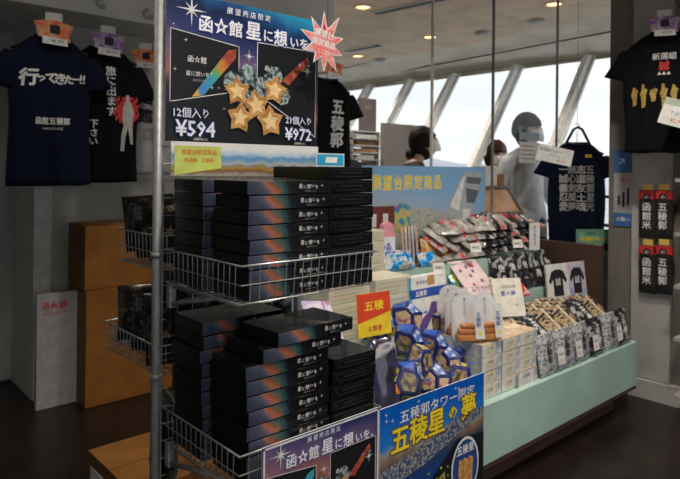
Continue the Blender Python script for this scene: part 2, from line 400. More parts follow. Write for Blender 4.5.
# ================================================================ landscape outside
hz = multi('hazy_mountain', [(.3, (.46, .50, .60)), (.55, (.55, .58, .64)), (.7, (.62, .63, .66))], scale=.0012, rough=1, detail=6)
b = MB(); n = 70; vs = []
rd = random.Random(3)
for i in range(n + 1):
    a = R(-10) + R(110) * i / n; Rr = 9000
    h = 60 + 120 * abs(math.sin(i * .31 + .5)) * (.6 + .4 * math.sin(i * .83)) + 40 * math.sin(i * 1.9) ** 2
    vs += [(math.cos(a) * Rr, math.sin(a) * Rr, -120), (math.cos(a) * (Rr + 900), math.sin(a) * (Rr + 900), h), (math.cos(a) * (Rr + 3000), math.sin(a) * (Rr + 3000), -120)]
fs = []
for i in range(n):
    for k in range(2): fs.append((i * 3 + k, i * 3 + k + 1, i * 3 + k + 4, i * 3 + k + 3))
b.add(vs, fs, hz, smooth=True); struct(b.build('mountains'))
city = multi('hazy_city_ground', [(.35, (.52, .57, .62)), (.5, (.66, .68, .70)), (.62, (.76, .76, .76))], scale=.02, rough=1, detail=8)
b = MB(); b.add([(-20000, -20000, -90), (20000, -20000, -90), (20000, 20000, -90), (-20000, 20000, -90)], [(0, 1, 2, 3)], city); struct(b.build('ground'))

# ================================================================ wire rack
def basket_mesh(x0, x1, y0, y1, z0, z1, tp=.008, pitch=.026, front=-1):
    """wire basket; the side away from the panel tapers inward at the bottom. front=-1 opens toward -y"""
    b = MB(); yb0, yb1 = (y0 + tp, y1) if front < 0 else (y0, y1 - tp); xb0, xb1 = x0 + tp * .4, x1 - tp * .4
    top = [(x0, y0, z1), (x1, y0, z1), (x1, y1, z1), (x0, y1, z1)]; mid = [(lerp(x0, xb0, .5), lerp(y0, yb0, .5)), (lerp(x1, xb1, .5), lerp(y0, yb0, .5)), (lerp(x1, xb1, .5), lerp(y1, yb1, .5)), (lerp(x0, xb0, .5), lerp(y1, yb1, .5))]
    zm = (z0 + z1) / 2; bot = [(xb0, yb0, z0), (xb1, yb0, z0), (xb1, yb1, z0), (xb0, yb1, z0)]
    b.tube(top, .0026, wire, 6, closed=True); b.tube([(p[0], p[1], zm) for p in mid], .0014, wire, 5, closed=True); b.tube(bot, .0022, wire, 6, closed=True)
    n = round((x1 - x0) / pitch)
    for i in range(1, n):
        X = lerp(x0, x1, i / n); Xb = lerp(xb0, xb1, i / n)
        b.tube([(X, y0, z1), (Xb, yb0, z0), (Xb, yb1, z0), (X, y1, z1)], .0013, wire, 5)
    n = round((y1 - y0) / pitch)
    for i in range(1, n):
        Y = lerp(y0, y1, i / n); Yb = lerp(yb0, yb1, i / n)
        b.tube([(x0, Y, z1), (xb0, Yb, z0), (xb1, Yb, z0), (x1, Y, z1)], .0013, wire, 5)
    return b
PV = 1.582; pu = .748; bz1 = 1.105; bz2 = .672
rack = thing('wire_display_rack', 'grey steel post rack with mesh panel and wire baskets holding black cookie boxes', 'display rack', (pu, PV, 0))
def rb(b, name, par=None): return b.build(name, par or rack, (-pu, -PV, 0) if not par else (0, 0, 0))
for u_ in (pu, 1.235):
    b = MB(); b.tube([(u_, PV, 0.012), (u_, PV, 1.95 if u_ < 1 else 1.86)], .0125, steel, 14); b.tube([(u_, PV, .84), (u_, PV, .855)], .0155, steel, 14)
    b.tube([(u_, PV, 1.17), (u_, PV, 1.185)], .015, steel, 14); rb(b, 'post')
    b = MB(); b.tube([(u_, PV - .34, .02), (u_, PV + .34, .02)], .014, steel, 10); rb(b, 'foot')
b = MB()
for i in range(11): b.tube([(.765 + i * .046, PV, .33), (.765 + i * .046, PV, 1.475)], .0016 if i else .0022, wire, 5)
for i in range(25): b.tube([(.75, PV + .003, .33 + i * .0477), (1.228, PV + .003, .33 + i * .0477)], .0016, wire, 5)
rb(b, 'mesh_panel')
vbk = atu(118, 234, .76).y; vbk2 = atu(104, 343, .76).y
for (x0, x1, y0, y1, z0, z1, fr) in ((.766, 1.20, 1.187, 1.568, bz1, 1.194, -1), (.766, 1.222, 1.187, 1.568, bz2, .762, -1), (.76, 1.2, 1.6, vbk, 1.13, 1.226, 1), (.76, 1.2, 1.6, vbk2, .84, .92, 1)):
    bk = rb(basket_mesh(x0, x1, y0, y1, z0, z1, front=fr), 'wire_basket')
    if fr < 0:
        for xx in (x0 + .004, x1 - .03):
            b = MB(); b.box(xx, xx + .02, 1.548, 1.568, z0 - .07, z0 - .006, steel, .002)
            b.tube([(xx + .01, 1.56, z0 - .062), (xx + .01, 1.33, z0 - .008)], .006, steel, 8)
            b.tube([(xx + .01, 1.56, z0 - .012), (xx + .01, 1.22, z0 - .006)], .0045, steel, 8)
            b.build('shelf_bracket', bk)

# ================================================================ cookie boxes
BL, BD, BH = .25, .155, .0342
spine = gradmat('box_spine_print', (1, 0, 0.9), -BL / 2, BL / 2, [(0, (.022, .030, .050)), (.18, (.06, .075, .11)), (.28, (.13, .12, .17)), (.335, (.42, .15, .10)), (.37, (.40, .11, .04)), (.42, (.05, .12, .12)), (.54, (.012, .018, .03)), (.62, (.006, .006, .008)), (1, (.006, .006, .008))], 0.22, noise=.22, nscale=45, coat=.3)
boxb = mat('box_black_gloss', (.004, .004, .005), .28, scale=30, spec=.3)
boxtop = gradmat('box_lid_print', (.9, .55, 0), -.10, .10, [(0, (.006, .006, .009)), (.34, (.010, .014, .030)), (.42, (.03, .05, .12)), (.47, (.30, .10, .04)), (.52, (.06, .10, .05)), (.58, (.01, .02, .05)), (.66, (.006, .006, .009)), (1, (.006, .006, .008))], .24, noise=.35, nscale=24, coat=.3)
endl = mat('box_grey_line', (.085, .085, .09), .4)
def cookie_box_mesh(full=True):
    b = MB(); g = .0006
    b.box(-BL / 2, BL / 2, -BD / 2, BD / 2, g, BH - g, boxb, .0015, mats={'-y': spine, '+z': boxtop})
    y = -BD / 2 - .0007
    for i, (ch, dz, sz) in enumerate(zip('星に想いを', (.001, -.001, 0, .001, -.001), (.0125, .010, .0125, .0105, .011))):
        b.text(ch, .030 + i * .0125, BH * .56 + dz, y, sz, ink, .012)
    b.sparkle(.098, BH * .62, y, .0062, ink); b.text('函館 星のクッキー', .062, BH * .24, y, .0045, inkg, 0)
    # end faces: thin bevelled outline and a row of tiny letters
    for sgn in (-1, 1):
        M0 = Matrix.Rotation(R(-90 * -sgn), 4, 'Z'); b.M = M0
        hw, y2 = BD / 2 * .86, -BL / 2 - .0006
        a = [(-hw, BH * .80), (hw, BH * .80), (hw * .80, BH * .26), (-hw * .80, BH * .26)]
        for k in range(4):
            p, q = a[k], a[(k + 1) % 4]; w_ = .00035
            d = Vector((q[0] - p[0], q[1] - p[1])).normalized(); nn = Vector((-d.y, d.x)) * w_
            b.flat([(p[0] - nn.x, p[1] - nn.y), (q[0] - nn.x, q[1] - nn.y), (q[0] + nn.x, q[1] + nn.y), (p[0] + nn.x, p[1] + nn.y)], y2, endl)
        b.text('HAKODATE STAR COOKIES', 0, BH * .55, y2, .0062, endl, 0)
        b.M = Matrix()
    return b.build('cookie_box')
cb0 = cookie_box_mesh(); used0 = [False]
def cookie(x, y, z, rz, label, group):
    if not used0[0]:
        used0[0] = True; o = cb0; o.location = (x, y, z); o.rotation_euler = (0, 0, rz); return tag(o, label, 'box', group)
    o = cb0.copy(); C.objects.link(o); o.location = (x, y, z); o.rotation_euler = (0, 0, rz); o['label'] = label; o['category'] = 'box'; o['group'] = group; return o
rd = random.Random(11)
def stack(cxx, cyy, z0, n, rz, where, group, jit=.004):
    for i in range(n):
        cookie(cxx + rd.uniform(-jit, jit), cyy + rd.uniform(-.001, .001), z0 + i * .035, rz + rd.uniform(-.012, .012), 'black cookie box, %s, %s' % (from_top(i, n), where), group)
G1, G2 = 'black cookie boxes in the upper basket', 'black cookie boxes in the lower basket'
stack(.920, 1.280, bz1 + .004, 8, 0, 'left front stack, upper basket', G1)
stack(.902, 1.462, bz1 + .004, 8, 0, 'rear stack, upper basket, beneath the coast picture', G1, .003)
stack(1.118, 1.325, bz1 + .004, 9, R(90), 'right stack of turned boxes, upper basket', G1, .003)
stack(.920, 1.280, bz2 + .004, 8, 0, 'left front stack, lower basket', G2, .005)
stack(.904, 1.462, bz2 + .004, 10, 0, 'dark rear stack, lower basket', G2, .005)
stack(1.134, 1.326, bz2 + .004, 7, R(90), 'right stack of turned boxes, lower basket', G2, .004)
cookie(.955, 1.272, bz2 + .004 + 8 * .035, R(1), 'black cookie box just under the loose top box of the lower basket', G2)
cookie(.992, 1.268, bz2 + .004 + 9 * .035, R(2), 'loose black cookie box on top of the lower stacks, jutting right', G2)

# ================================================================ posters
sky_d = gradmat('poster_night_print', (.16, 0, .95), 0, .475, [(0, (.006, .007, .015)), (.28, (.03, .02, .05)), (.38, (.34, .13, .09)), (.54, (.16, .10, .22)), (.66, (.03, .04, .15)), (.80, (.006, .018, .07)), (.88, (.01, .07, .22)), (.95, (.02, .22, .42)), (1, (.02, .30, .50))], .35, noise=.25, nscale=9)
blackp = mat('poster_black_print', (.010, .011, .014), .35, scale=14)
streak = gradmat('rainbow_streak_print', (.70, 0, .72), .09, .31, [(0, (.9, .55, .04)), (.15, (.85, .22, .04)), (.3, (.75, .45, .05)), (.42, (.05, .25, .6)), (.6, (.04, .35, .5)), (.75, (.10, .40, .12)), (.88, (.6, .22, .05)), (1, (.3, .05, .04))], .35, noise=.35, nscale=40)
cookiem = mat('star_cookie_tan', (.62, .34, .11), .7, col2=(.38, .17, .04), scale=60)
cookiel = mat('star_cookie_pale', (.85, .62, .30), .7, scale=60)
wrapm = multi('silver_wrapper_print', [(.35, (.02, .03, .04)), (.48, (.10, .16, .18)), (.56, (.45, .55, .55)), (.66, (.04, .07, .08))], scale=55, rough=.4)
whitel = mat('poster_white_line', (.75, .76, .78), .5)
def quadline(b, P, y, wd, m):
    for k in range(len(P)):
        p, q = P[k], P[(k + 1) % len(P)]; d = Vector((q[0] - p[0], q[1] - p[1])).normalized(); nn = Vector((-d.y, d.x)) * wd / 2; e = d * wd / 2
        b.flat([(p[0] - nn.x - e.x, p[1] - nn.y - e.y), (q[0] - nn.x + e.x, q[1] - nn.y + e.y), (q[0] + nn.x + e.x, q[1] + nn.y + e.y), (p[0] + nn.x - e.x, p[1] + nn.y - e.y)], y, m)
def star_poster(b, W, H, full=True):
    rd = random.Random(5)
    b.box(0, W, 0, .004, 0, H, whitel, mats={'-y': sky_d}); y = -.0006
    sx = W / .515; X = lambda v: v * sx; Z = lambda v: v / .40 * H
    b.flat([(X(.004), Z(0.004)), (X(.511), Z(.004)), (X(.511), Z(.12)), (X(.30), Z(.20)), (X(.20), Z(.20)), (X(.004), Z(.10))], y, blackp)
    L_ = [(X(.012), Z(.105)), (X(.222), Z(.150)), (X(.222), Z(.278)), (X(.012), Z(.300))]
    R_ = [(X(.285), Z(.150)), (X(.505), Z(.03)), (X(.505), Z(.300)), (X(.285), Z(.300))]
    for q in (L_, R_): b.flat(q, y - .0004, blackp); quadline(b, q, y - .0008, .0022, whitel)
    y -= .0014
    b.flat([(X(.075), Z(.122)), (X(.11), Z(.129)), (X(.212), Z(.245)), (X(.212), Z(.270)), (X(.185), Z(.262))], y, streak)
    b.flat([(X(.37), Z(.195)), (X(.40), Z(.185)), (X(.48), Z(.265)), (X(.47), Z(.28))], y, streak)
    b.text('函☆館', X(.090), Z(.225), y - .0004, .020, inkb, .01); b.text('星に想いを', X(.092), Z(.186), y - .0004, .015, ink, .0); b.text('展望売店限定', X(.1), Z(.168), y - .0004, .008, inkg)
    b.text('函☆館', X(.335), Z(.228), y - .0004, .017, inkb, .01); b.text('星に想いを', X(.335), Z(.205), y - .0004, .011, ink)
    blue_halo = (inkblue, .05)
    b.sparkle(X(.072), Z(.358), y, .050, whitel)
    b.text('展 望 売 店 限 定', X(.255), Z(.376), y - .0005, .021, inkb, .01, outline=blue_halo)
    b.text('函☆館', X(.163), Z(.327), y - .0005, .049, inkb, .03, outline=blue_halo); 
    b.text('星', X(.270), Z(.331), y - .0005, .058, inkb, .03, outline=blue_halo); b.text('に', X(.322), Z(.324), y - .0005, .040, inkb, .03, outline=blue_halo)
    b.text('想', X(.367), Z(.325), y - .0005, .053, inkb, .03, outline=blue_halo); b.text('いを。', X(.447), Z(.318), y - .0005, .040, inkb, .03, outline=blue_halo)
    for k in range(46):
        r_ = rd.choice((.0012, .0015, .002, .006, .009)); b.sparkle(X(rd.uniform(.01, .5)), Z(rd.uniform(.02, .39)), y - .0012 - k * .00001, r_, whitel)
    b.sparkle(X(.255), Z(.255), y - .001, .022, whitel); b.sparkle(X(.47), Z(.235), y - .001, .026, whitel)
    y -= .0018
    for k, (px, pz, r_, rt) in enumerate(((.20, .175, .034, 10), (.250, .200, .036, 40), (.300, .168, .036, 70), (.345, .205, .034, 100), (.375, .150, .032, 20), (.245, .130, .034, 55))):
        b.disc(X(px), Z(pz), y - k * .0002, r_ * .95, wrapm, 7)
    for k, (px, pz, r_, rt) in enumerate(((.215, .150, .046, 95), (.345, .165, .048, 80), (.280, .115, .050, 100), (.225, .075, .048, 84), (.330, .070, .052, 96))):
        b.star(X(px), Z(pz), y - .0016 - k * .0003, r_, cookiem, 5, .62, rt, t=.0002); b.star(X(px), Z(pz), y - .0020 - k * .0003, r_ * .62, cookiel, 5, .50, rt)
    if full:
        b.text('12個入り', X(.072), Z(.078), y - .003, .030, inkb, .01, outline=blue_halo)
        b.text('¥594', X(.085), Z(.036), y - .003, .060, inkb, .025, outline=blue_halo)
        b.text('21個入り', X(.435), Z(.078), y - .003, .027, inkb, .01, outline=blue_halo)
        b.text('¥972', X(.435), Z(.036), y - .003, .052, inkb, .025, outline=blue_halo)
        b.text('(消費税込み)', X(.10), Z(.007), y - .003, .008, ink); b.text('(消費税込み)', X(.44), Z(.007), y - .003, .008, ink)
b = MB(); star_poster(b, .535, .412)
tag(b.build('advertising_board', loc=(at(165, 141, 1.562).x, 1.562, 1.489)), 'large upper night-sky poster with star cookies and prices 594 and 972 yen', 'poster')
b = MB(); b.M = Matrix.Scale(.375 / .535, 4); star_poster(b, .535, .412, False); quadline(b, [(.004, .004), (.531, .004), (.531, .408), (.004, .408)], -.0075, .007, whitel)
pl = at(262, 450, 1.165)
tag(b.build('advertising_board', loc=(pl.x, 1.165, pl.z - .286)), 'smaller white-framed night-sky poster on the front of the lower wire basket', 'poster')
# coast picture strip above the boxes
coast = gradmat('coast_photo_print', (.0, 0, 1), -.01, .085, [(0, (.20, .19, .18)), (.12, (.38, .37, .35)), (.24, (.22, .12, .04)), (.33, (.45, .28, .06)), (.40, (.22, .24, .22)), (.47, (.45, .47, .48)), (.56, (.22, .38, .55)), (.66, (.10, .30, .60)), (.76, (.45, .62, .76)), (.88, (.72, .76, .78)), (1, (.8, .8, .8))], .3, noise=.30, nscale=26)
ylab = mat('yellow_green_label_ink', (.62, .72, .16), .5)
b = MB(); b.box(0, .515, 0, .003, 0, .094, whitel, mats={'-y': coast})
b.flat([(.01, .002), (.155, .022), (.155, .083), (.01, .083)], -.0006, ylab)
b.text('展望台限定商品', 0.085, .066, -.0012, .016, inko, .015); b.text('新函館・五稜郭', 0.085, .044, -.0012, .013, inko, .01)
tag(b.build('picture_strip', loc=(at(170, 170, 1.545).x, 1.5405, 1.394)), 'wide low coast landscape picture with yellow-green label standing on the rear cookie boxes', 'sign')
cy_ = mat('cyan_card', (.02, .42, .72), .45)
p = at(313, 165, 1.49)
b = MB(); b.box(0, .118, 0, .003, 0, .042, whitel); b.flat([(.004, .004), (.114, .004), (.114, .038), (.004, .038)], -.0005, cy_)
b.prism([(.035, .012), (.085, .012), (.088, .030), (.04, .031)], -.0012, -.0008, inkb)
tag(b.build('price_card', loc=(p.x, 1.475, bz1 + .004 + 9 * .035)), 'cyan blue card with white patch below the hanging black shirt', 'sign')
# red starburst tag
b = MB(); pk = mat('pink_red_foil', (.80, .16, .14), .4, col2=(.75, .36, .34), scale=30); rdk = mat('deep_red_foil', (.55, .02, .02), .4)
sc_ = 1.3
rad = [1, .45, .95, .5, 1.05, .5, .9, .45, .75, .42, .85, .5, 1.0, .5, .85, .45, .9, .5, 1.15, .5]
pts_ = [(math.cos(R(90 + i * 18)) * .074 * sc_ * r_, math.sin(R(90 + i * 18)) * .080 * sc_ * r_) for i, r_ in enumerate(rad)]
b.prism(pts_, 0, .0015, paper); b.flat([(x * .9, z * .9) for x, z in pts_], -.0004, pk)
b.flat([(0.0, .066), (-.012, .03), (.012, .03)], -.0008, rdk); b.flat([(.036, .05), (.016, .03), (.03, .016)], -.0008, rdk)
b.text('展望台', 0, .032, -.0012, .026, inkb, .03, rot=-.1); b.text('限定商品', 0, .002, -.0012, .024, inkb, .03, rot=-.1); b.text('ここだけ', .002, -.026, -.0012, .015, inkb, .02, rot=-.1)
p = at(324, 44, 1.485)
tag(b.build('starburst_tag', loc=(p.x, 1.485, p.z), rot=(0, 0, 0)), 'red and pink spiky starburst tag at the corner of the big poster', 'sign')
# ================================================================ display ledge
LX0, LX1 = 1.30, 3.775
ledge = thing('display_ledge', 'long low mint-green stepped display ledge carrying the souvenirs', 'display counter', (LX0, 1.56, 0))
def lb(b, name): return b.build(name, ledge, (-LX0, -1.56, 0))
lb(MB().box(LX0, LX1, 1.55, 2.36, .145, .405, mint, .004), 'front_panel')
lb(MB().box(LX0 + .02, LX1 - .10, 1.64, 2.34, 0, .125, brown), 'plinth')
lb(MB().box(LX0, LX1, 1.553, 2.35, .125, .144, brown), 'edge_trim')
b = MB(); b.box(LX0, 2.70, 1.88, 2.36, .406, .615, mint); b.box(2.70, LX1, 2.0, 2.36, .406, .615, mint); lb(b, 'middle_step')
b = MB(); b.box(2.72, 3.68, 2.0, 2.115, .616, .695, mint); lb(b, 'strap_riser')
b = MB(); b.add([(x, v, z) for x in (2.715, LX1 - .01) for v, z in ((1.61, .406), (1.61, .455), (1.99, .528), (1.99, .406))], [(0, 1, 2, 3), (7, 6, 5, 4), (0, 4, 5, 1), (1, 5, 6, 2), (2, 6, 7, 3), (3, 7, 4, 0)], mint); lb(b, 'sloping_riser')
lb(MB().box(LX0, 3.70, 2.12, 2.36, .616, .895, mint), 'top_step')
T1, T2, T3 = .4062, .6162, .8962
# brown end board behind the ledge
b = MB(); b.box(3.95, 4.0, 1.86, 2.42, 0, .93, brown, .003); b.box(3.60, 3.95, 2.385, 2.42, 0, .93, brown, .003)
tag(b.build('partition_board'), 'brown partition board behind the right end of the ledge under the hanging navy shirt', 'partition')

# ================================================================ glass partition
xs = [2.25, ux(431, 2.38), ux(492, 2.38), ux(556, 2.38)]
for i in range(3):
    b = MB(); b.box(xs[i] + .004, xs[i + 1] - .004, 2.378, 2.384, .93, 2.745, acry)
    struct(b.build('window_%d' % (20 + i)))
for i, x in enumerate(xs[1:]):
    b = MB(); b.box(x - .004, x + .004, 2.372, 2.390, .0, 2.748, steel if i else mullm); struct(b.build('trim_%d' % (30 + i)))

# ================================================================ big blue sign
skyb = gradmat('pale_blue_sign_print', (.15, 0, 1), 0, .62, [(0, (.25, .30, .36)), (.25, (.42, .42, .38)), (.45, (.38, .40, .40)), (.58, (.34, .45, .58)), (.75, (.22, .42, .68)), (1, (.20, .40, .66))], .4, noise=.12, nscale=14)
s0, s1 = 2.25, ux(484.5, 2.34); SW = s1 - s0
b = MB(); b.box(0, SW, 0, .008, 0, .53, whitel, mats={'-y': skyb}); y = -.0006
cityp = multi('city_photo_print', [(.35, (.20, .22, .22)), (.47, (.45, .46, .45)), (.53, (.30, .33, .22)), (.6, (.55, .55, .55)), (.7, (.25, .30, .20))], scale=55, rough=.4)
b.flat([(.10, .02), (.86, .02), (.82, .20), (.70, .25), (.55, .28), (.30, .30), (.10, .27)], y, cityp)
xx0 = ux(370, 2.34) - s0; xx1 = ux(441, 2.34) - s0
gl = 7
for k, ch in enumerate('展望台限定商品'):
    b.text(ch, lerp(xx0, xx1, (k + .5) / gl) , .437, y - .0004, .088, inky, .030, sx=.88, outline=(inkb, .022))
tg, td = mat('tower_grey_print', (.42, .46, .48), .5), mat('tower_dark_print', (.10, .13, .15), .5)
tx0 = ux(447, 2.34) - s0; tw = ux(482, 2.34) - s0 - tx0; Y2 = y - .0006
b.flat([(tx0 + tw * .30, .10), (tx0 + tw * .78, .08), (tx0 + tw * .70, .28), (tx0 + tw, .49), (tx0 + tw * .45, .50), (tx0 + tw * .0, .30)], Y2, tg)
b.flat([(tx0 + tw * .52, .47), (tx0 + tw * .95, .46), (tx0 + tw * .90, .42), (tx0 + tw * .50, .43)], Y2 - .0004, td)
b.flat([(tx0 + tw * .50, .40), (tx0 + tw * .88, .38), (tx0 + tw * .74, .30), (tx0 + tw * .52, .31)], Y2 - .0004, td)
b.flat([(tx0 + tw * .05, .29), (tx0 + tw * .42, .47), (tx0 + tw * .48, .47), (tx0 + tw * .30, .26)], Y2 - .0004, whitel)
b.flat([(tx0 + tw * .36, .10), (tx0 + tw * .66, .10), (tx0 + tw * .62, .27), (tx0 + tw * .42, .27)], Y2 - .0004, whitel)
hx = ux(381, 2.34) - s0
b.flat([(hx - .13, .13), (hx + .10, .13), (hx + .10, .31), (hx - .13, .31)], Y2, mat('red_brown_print', (.16, .04, .03), .5))
for q in (-.08, .01): b.flat([(hx + q, .20), (hx + q + .04, .20), (hx + q + .04, .27), (hx + q, .27)], Y2 - .0004, whitel)
b.flat([(hx + .10, .18), (hx + .23, .14), (hx + .23, .30), (hx + .16, .33), (hx + .10, .30)], Y2, multi('rainbow_patch_print', [(.3, (.5, .1, .25)), (.42, (.1, .15, .5)), (.5, (.05, .4, .3)), (.58, (.7, .5, .1)), (.7, (.15, .2, .6))], scale=14, rough=.4))
tag(b.build('hanging_sign', loc=(s0, 2.335, .905)), 'wide pale blue sign with yellow characters and a tower picture behind the goods', 'sign')

# ================================================================ night view sign on the ledge front
nightp = gradmat('night_view_print', (.0, 0, 1), 0, .46, [(0, (.010, .02, .07)), (.30, (.015, .05, .20)), (.45, (.01, .05, .22)), (.56, (.03, .05, .10)), (.66, (.22, .14, .10)), (.70, (.30, .28, .22)), (.76, (.02, .18, .55)), (.90, (.01, .14, .55)), (1, (.0, .10, .48))], .3, noise=.18, nscale=12)
lights = multi('city_lights_print', [(.0, (.03, .05, .14)), (.48, (.05, .08, .18)), (.56, (.35, .30, .22)), (.60, (.30, .42, .50)), (.66, (.05, .07, .16)), (.74, (.5, .28, .2))], scale=70, rough=.35)
p0, p1 = at(379, 409, 1.535), at(483, 372, 1.535); NW = p1.x - p0.x; NH = .50; nz = p1.z - NH
b = MB(); b.box(0, NW, 0, .004, 0, NH, whitel, mats={'-y': nightp}); y = -.0006
b.flat([(.0, .20), (.25, .23), (NW, .34), (NW, .36), (.45, .36), (.25, .31), (0, .27)], y, lights)
b.flat([(NW * .35, 0), (NW, 0), (NW, .25), (.45, .27), (.30, .17), (NW * .3, .08)], y - .0003, mat('dark_hill_print', (.008, .012, .018), .4, scale=9))
b.text('五稜郭タワー限定', NW * .53, .445, y - .0006, .050, ink, .01, sx=1.15)
for k, (ch, sz, dz) in enumerate((('五', .105, -.01), ('稜', .105, 0), ('星', .105, .0), ('の', .062, .01), ('夢', .105, .01))):
    b.text(ch, NW * (.17 + .165 * k), .375 + dz - .01 * k * 0, y - .0008, sz, inky, .035, sx=1.0, outline=(mat('dark_brown_ink', (.10, .05, .02), .6), .06))
b.disc(NW * .80, .14, y - .0006, .092, whitel, 24, 1.35); b.disc(NW * .80, .14, y - .0010, .083, mat('deep_blue_ink', (.02, .06, .25), .5), 24, 1.36)
for q in (-.03, .0, .032): b.prism([(NW * .80 + q - .02, .06), (NW * .80 + q + .012, .05), (NW * .80 + q + .02, .17), (NW * .80 + q - .012, .18)], y - .0018, y - .0012, cookiem)
b.text('五稜星', NW * .80, .215, y - .0014, .04, inkb, .02)
b.star(NW * .50, .07, y - .0008, .11, mat('olive_gold_print', (.38, .32, .05), .5), 5, .6, 60); b.star(NW * .50, .07, y - .0012, .09, mat('dark_hill_print', (.01, .01, .02)), 5, .6, 60)
for k in range(9): b.sparkle(rd.uniform(.02, NW - .02), rd.uniform(.40, .48), y - .0009, .012, inkb)
for k in range(26): b.disc(rd.uniform(.02, NW - .2), rd.uniform(.03, .2), y - .0007, .004, inky, 5)
tag(b.build('advertising_board', loc=(p0.x, 1.530, nz)), 'blue night-view board with big yellow characters before the mint ledge', 'poster')

# ================================================================ packs
def place(proto, first, loc, rot, label, group):
    """first use moves the prototype itself, afterwards copies"""
    if not first.get(proto.name):
        first[proto.name] = 1; proto.location = loc; proto.rotation_euler = rot; proto['label'] = label; proto['group'] = group; return proto
    return dup(proto, loc, rot, label, None, group)
FIRST = {}
# --- blue faceted snack packs
bluefilm = mat('royal_blue_film', (.010, .020, .17), .3, col2=(.008, .016, .12), scale=40, bump=.3, coat=.4)
bluefilm2 = mat('bright_blue_film', (.03, .10, .48), .3, scale=40, coat=.4)
snackw = multi('snack_window', [(.34, (.05, .035, .04)), (.45, (.16, .11, .08)), (.54, (.42, .31, .10)), (.62, (.24, .16, .14)), (.72, (.07, .05, .08))], scale=26, rough=.22, coat=.5)
snackp = multi('snack_window_pink', [(.35, (.25, .10, .12)), (.47, (.62, .35, .35)), (.55, (.70, .60, .20)), (.65, (.35, .22, .30))], scale=45, rough=.22, coat=.5)
palef = multi('pale_blue_white_print', [(.42, (.02, .06, .30)), (.52, (.12, .22, .50)), (.60, (.55, .60, .70))], scale=35, rough=.3, coat=.4)
yelf = multi('yellow_print_on_blue', [(.40, (.02, .05, .28)), (.5, (.70, .55, .05)), (.6, (.75, .62, .15)), (.7, (.03, .05, .25))], scale=40, rough=.3, coat=.4)
def snack(name, wm):
    r = .086
    V = []
    for k in range(6): V.append(Vector((math.cos(R(60 * k + 30)) * r, 0, math.sin(R(60 * k + 30)) * r)))
    F = [Vector((v.x * .62, -.042, v.z * .62 + (.008 if i % 2 else -.004))) for i, v in enumerate(V)]; Bk = [Vector((v.x * .6, .04, v.z * .6)) for v in V]
    root = thing(name, '', 'snack pack')
    b = MB(); allv = [*V, *F, *Bk]; fs = []
    for k in range(6):
        j = (k + 1) % 6; fs += [(k, j, 6 + j, 6 + k), (j, k, 12 + k, 12 + j)]
    fs += [tuple(range(6, 12)), tuple(range(12, 18))[::-1]]
    b.add(allv, fs, bluefilm); bmesh.ops.recalc_face_normals(b.bm, faces=b.bm.faces)
    bmesh.ops.bevel(b.bm, geom=b.bm.edges[:], offset=.005, segments=2, profile=.6, affect='EDGES')
    b.M = Matrix()
    # crimped corner tips
    for k in (1, 3, 5): b.add([V[k] * .93 + Vector((0, -.006, 0)), V[k] * .93 + Vector((0, .006, 0)), V[k] * 1.22 + Vector((.008, 0, .003)), V[k] * 1.22 + Vector((-.008, 0, -.003))], [(0, 2, 3), (0, 1, 2), (1, 3, 2), (0, 3, 1)], bluefilm2)
    b.build('wrapper', root)
    def inset(P, m, q=.76, off=.0022):
        c = sum(P, Vector()) / len(P); n = (P[1] - P[0]).cross(P[2] - P[0]).normalized()
        if n.dot(c) < 0: n = -n
        return [c + (p - c) * q + n * off for p in P]
    b = MB(); ip = inset(F, wm, .72); b.add(ip, [tuple(range(6))], wm); b.build('window_panel', root)
    for q0, q1, mm_, nm in ((2, 3, wm, 'window_panel'), (0, 1, bluefilm2, 'printed_label'), (1, 2, yelf, 'printed_label'), (5, 0, palef, 'printed_label'), (3, 4, yelf, 'printed_label'), (4, 5, wm, 'window_panel')):
        b = MB(); b.add(inset([V[q0], V[q1], F[q1], F[q0]], 0, .78), [(0, 1, 2, 3)], mm_); b.build(nm, root)
    return root
sn = [snack('snack_pack', snackw), snack('snack_pack', snackp)]
pos = [(377, 320, 1.86, 0), (405, 314, 1.86, 1), (428, 318, 1.93, 0), (407, 336, 1.76, 0), (431, 342, 1.74, 0), (455, 331, 1.80, 0), (419, 358, 1.66, 0), (446, 358, 1.68, 1), (467, 352, 1.70, 0), (405, 376, 1.62, 0), (431, 377, 1.62, 1), (456, 374, 1.62, 0), (472, 332, 1.86, 1)]
whr = ['right behind the red and yellow card', 'at the top of the heap nearest the white carton', 'at the heap top against the white carton foot', 'upper left of the heap below the highest pack', 'in the middle of the heap', 'at the upper right of the heap beside the bread bags', 'low in the heap, left of centre, above the board', 'low in the middle of the heap, above bottom centre', 'rightmost in the heap beside the cream boxes', 'bottom left of the heap above the night-view board', 'bottom centre of the heap above the night-view board', 'bottom right of the heap above the corner of the board', 'at the back of the heap behind the bread bags']
for i, (px, py, v, k) in enumerate(pos):
    p = at(px, py + 5, v)
    place(sn[k], FIRST, p, (rd.uniform(-.6, .1), rd.uniform(-1.2, 1.2), R(-40) + rd.uniform(-.6, .6)), 'blue faceted snack pack ' + whr[i], 'blue snack packs heaped on the ledge')
# tray that carries the heap
b = MB(); b.box(1.33, 2.20, 1.565, 1.575, T1, .50, mint); b.box(1.33, 2.20, 1.86, 1.87, T1, .60, mint); b.box(1.33, 2.20, 1.575, 1.86, T1 + .001, T1 + .012, mint)
b.box(1.33, 1.345, 1.575, 1.86, T1, .6, mint)
b.box(1.36, 2.19, 1.70, 1.855, T1 + .012, .60, mint); b.box(1.36, 2.19, 1.60, 1.70, T1 + .012, .47, mint)
tag(b.build('display_tray'), 'mint display tray under the heap of blue snack packs', 'tray')

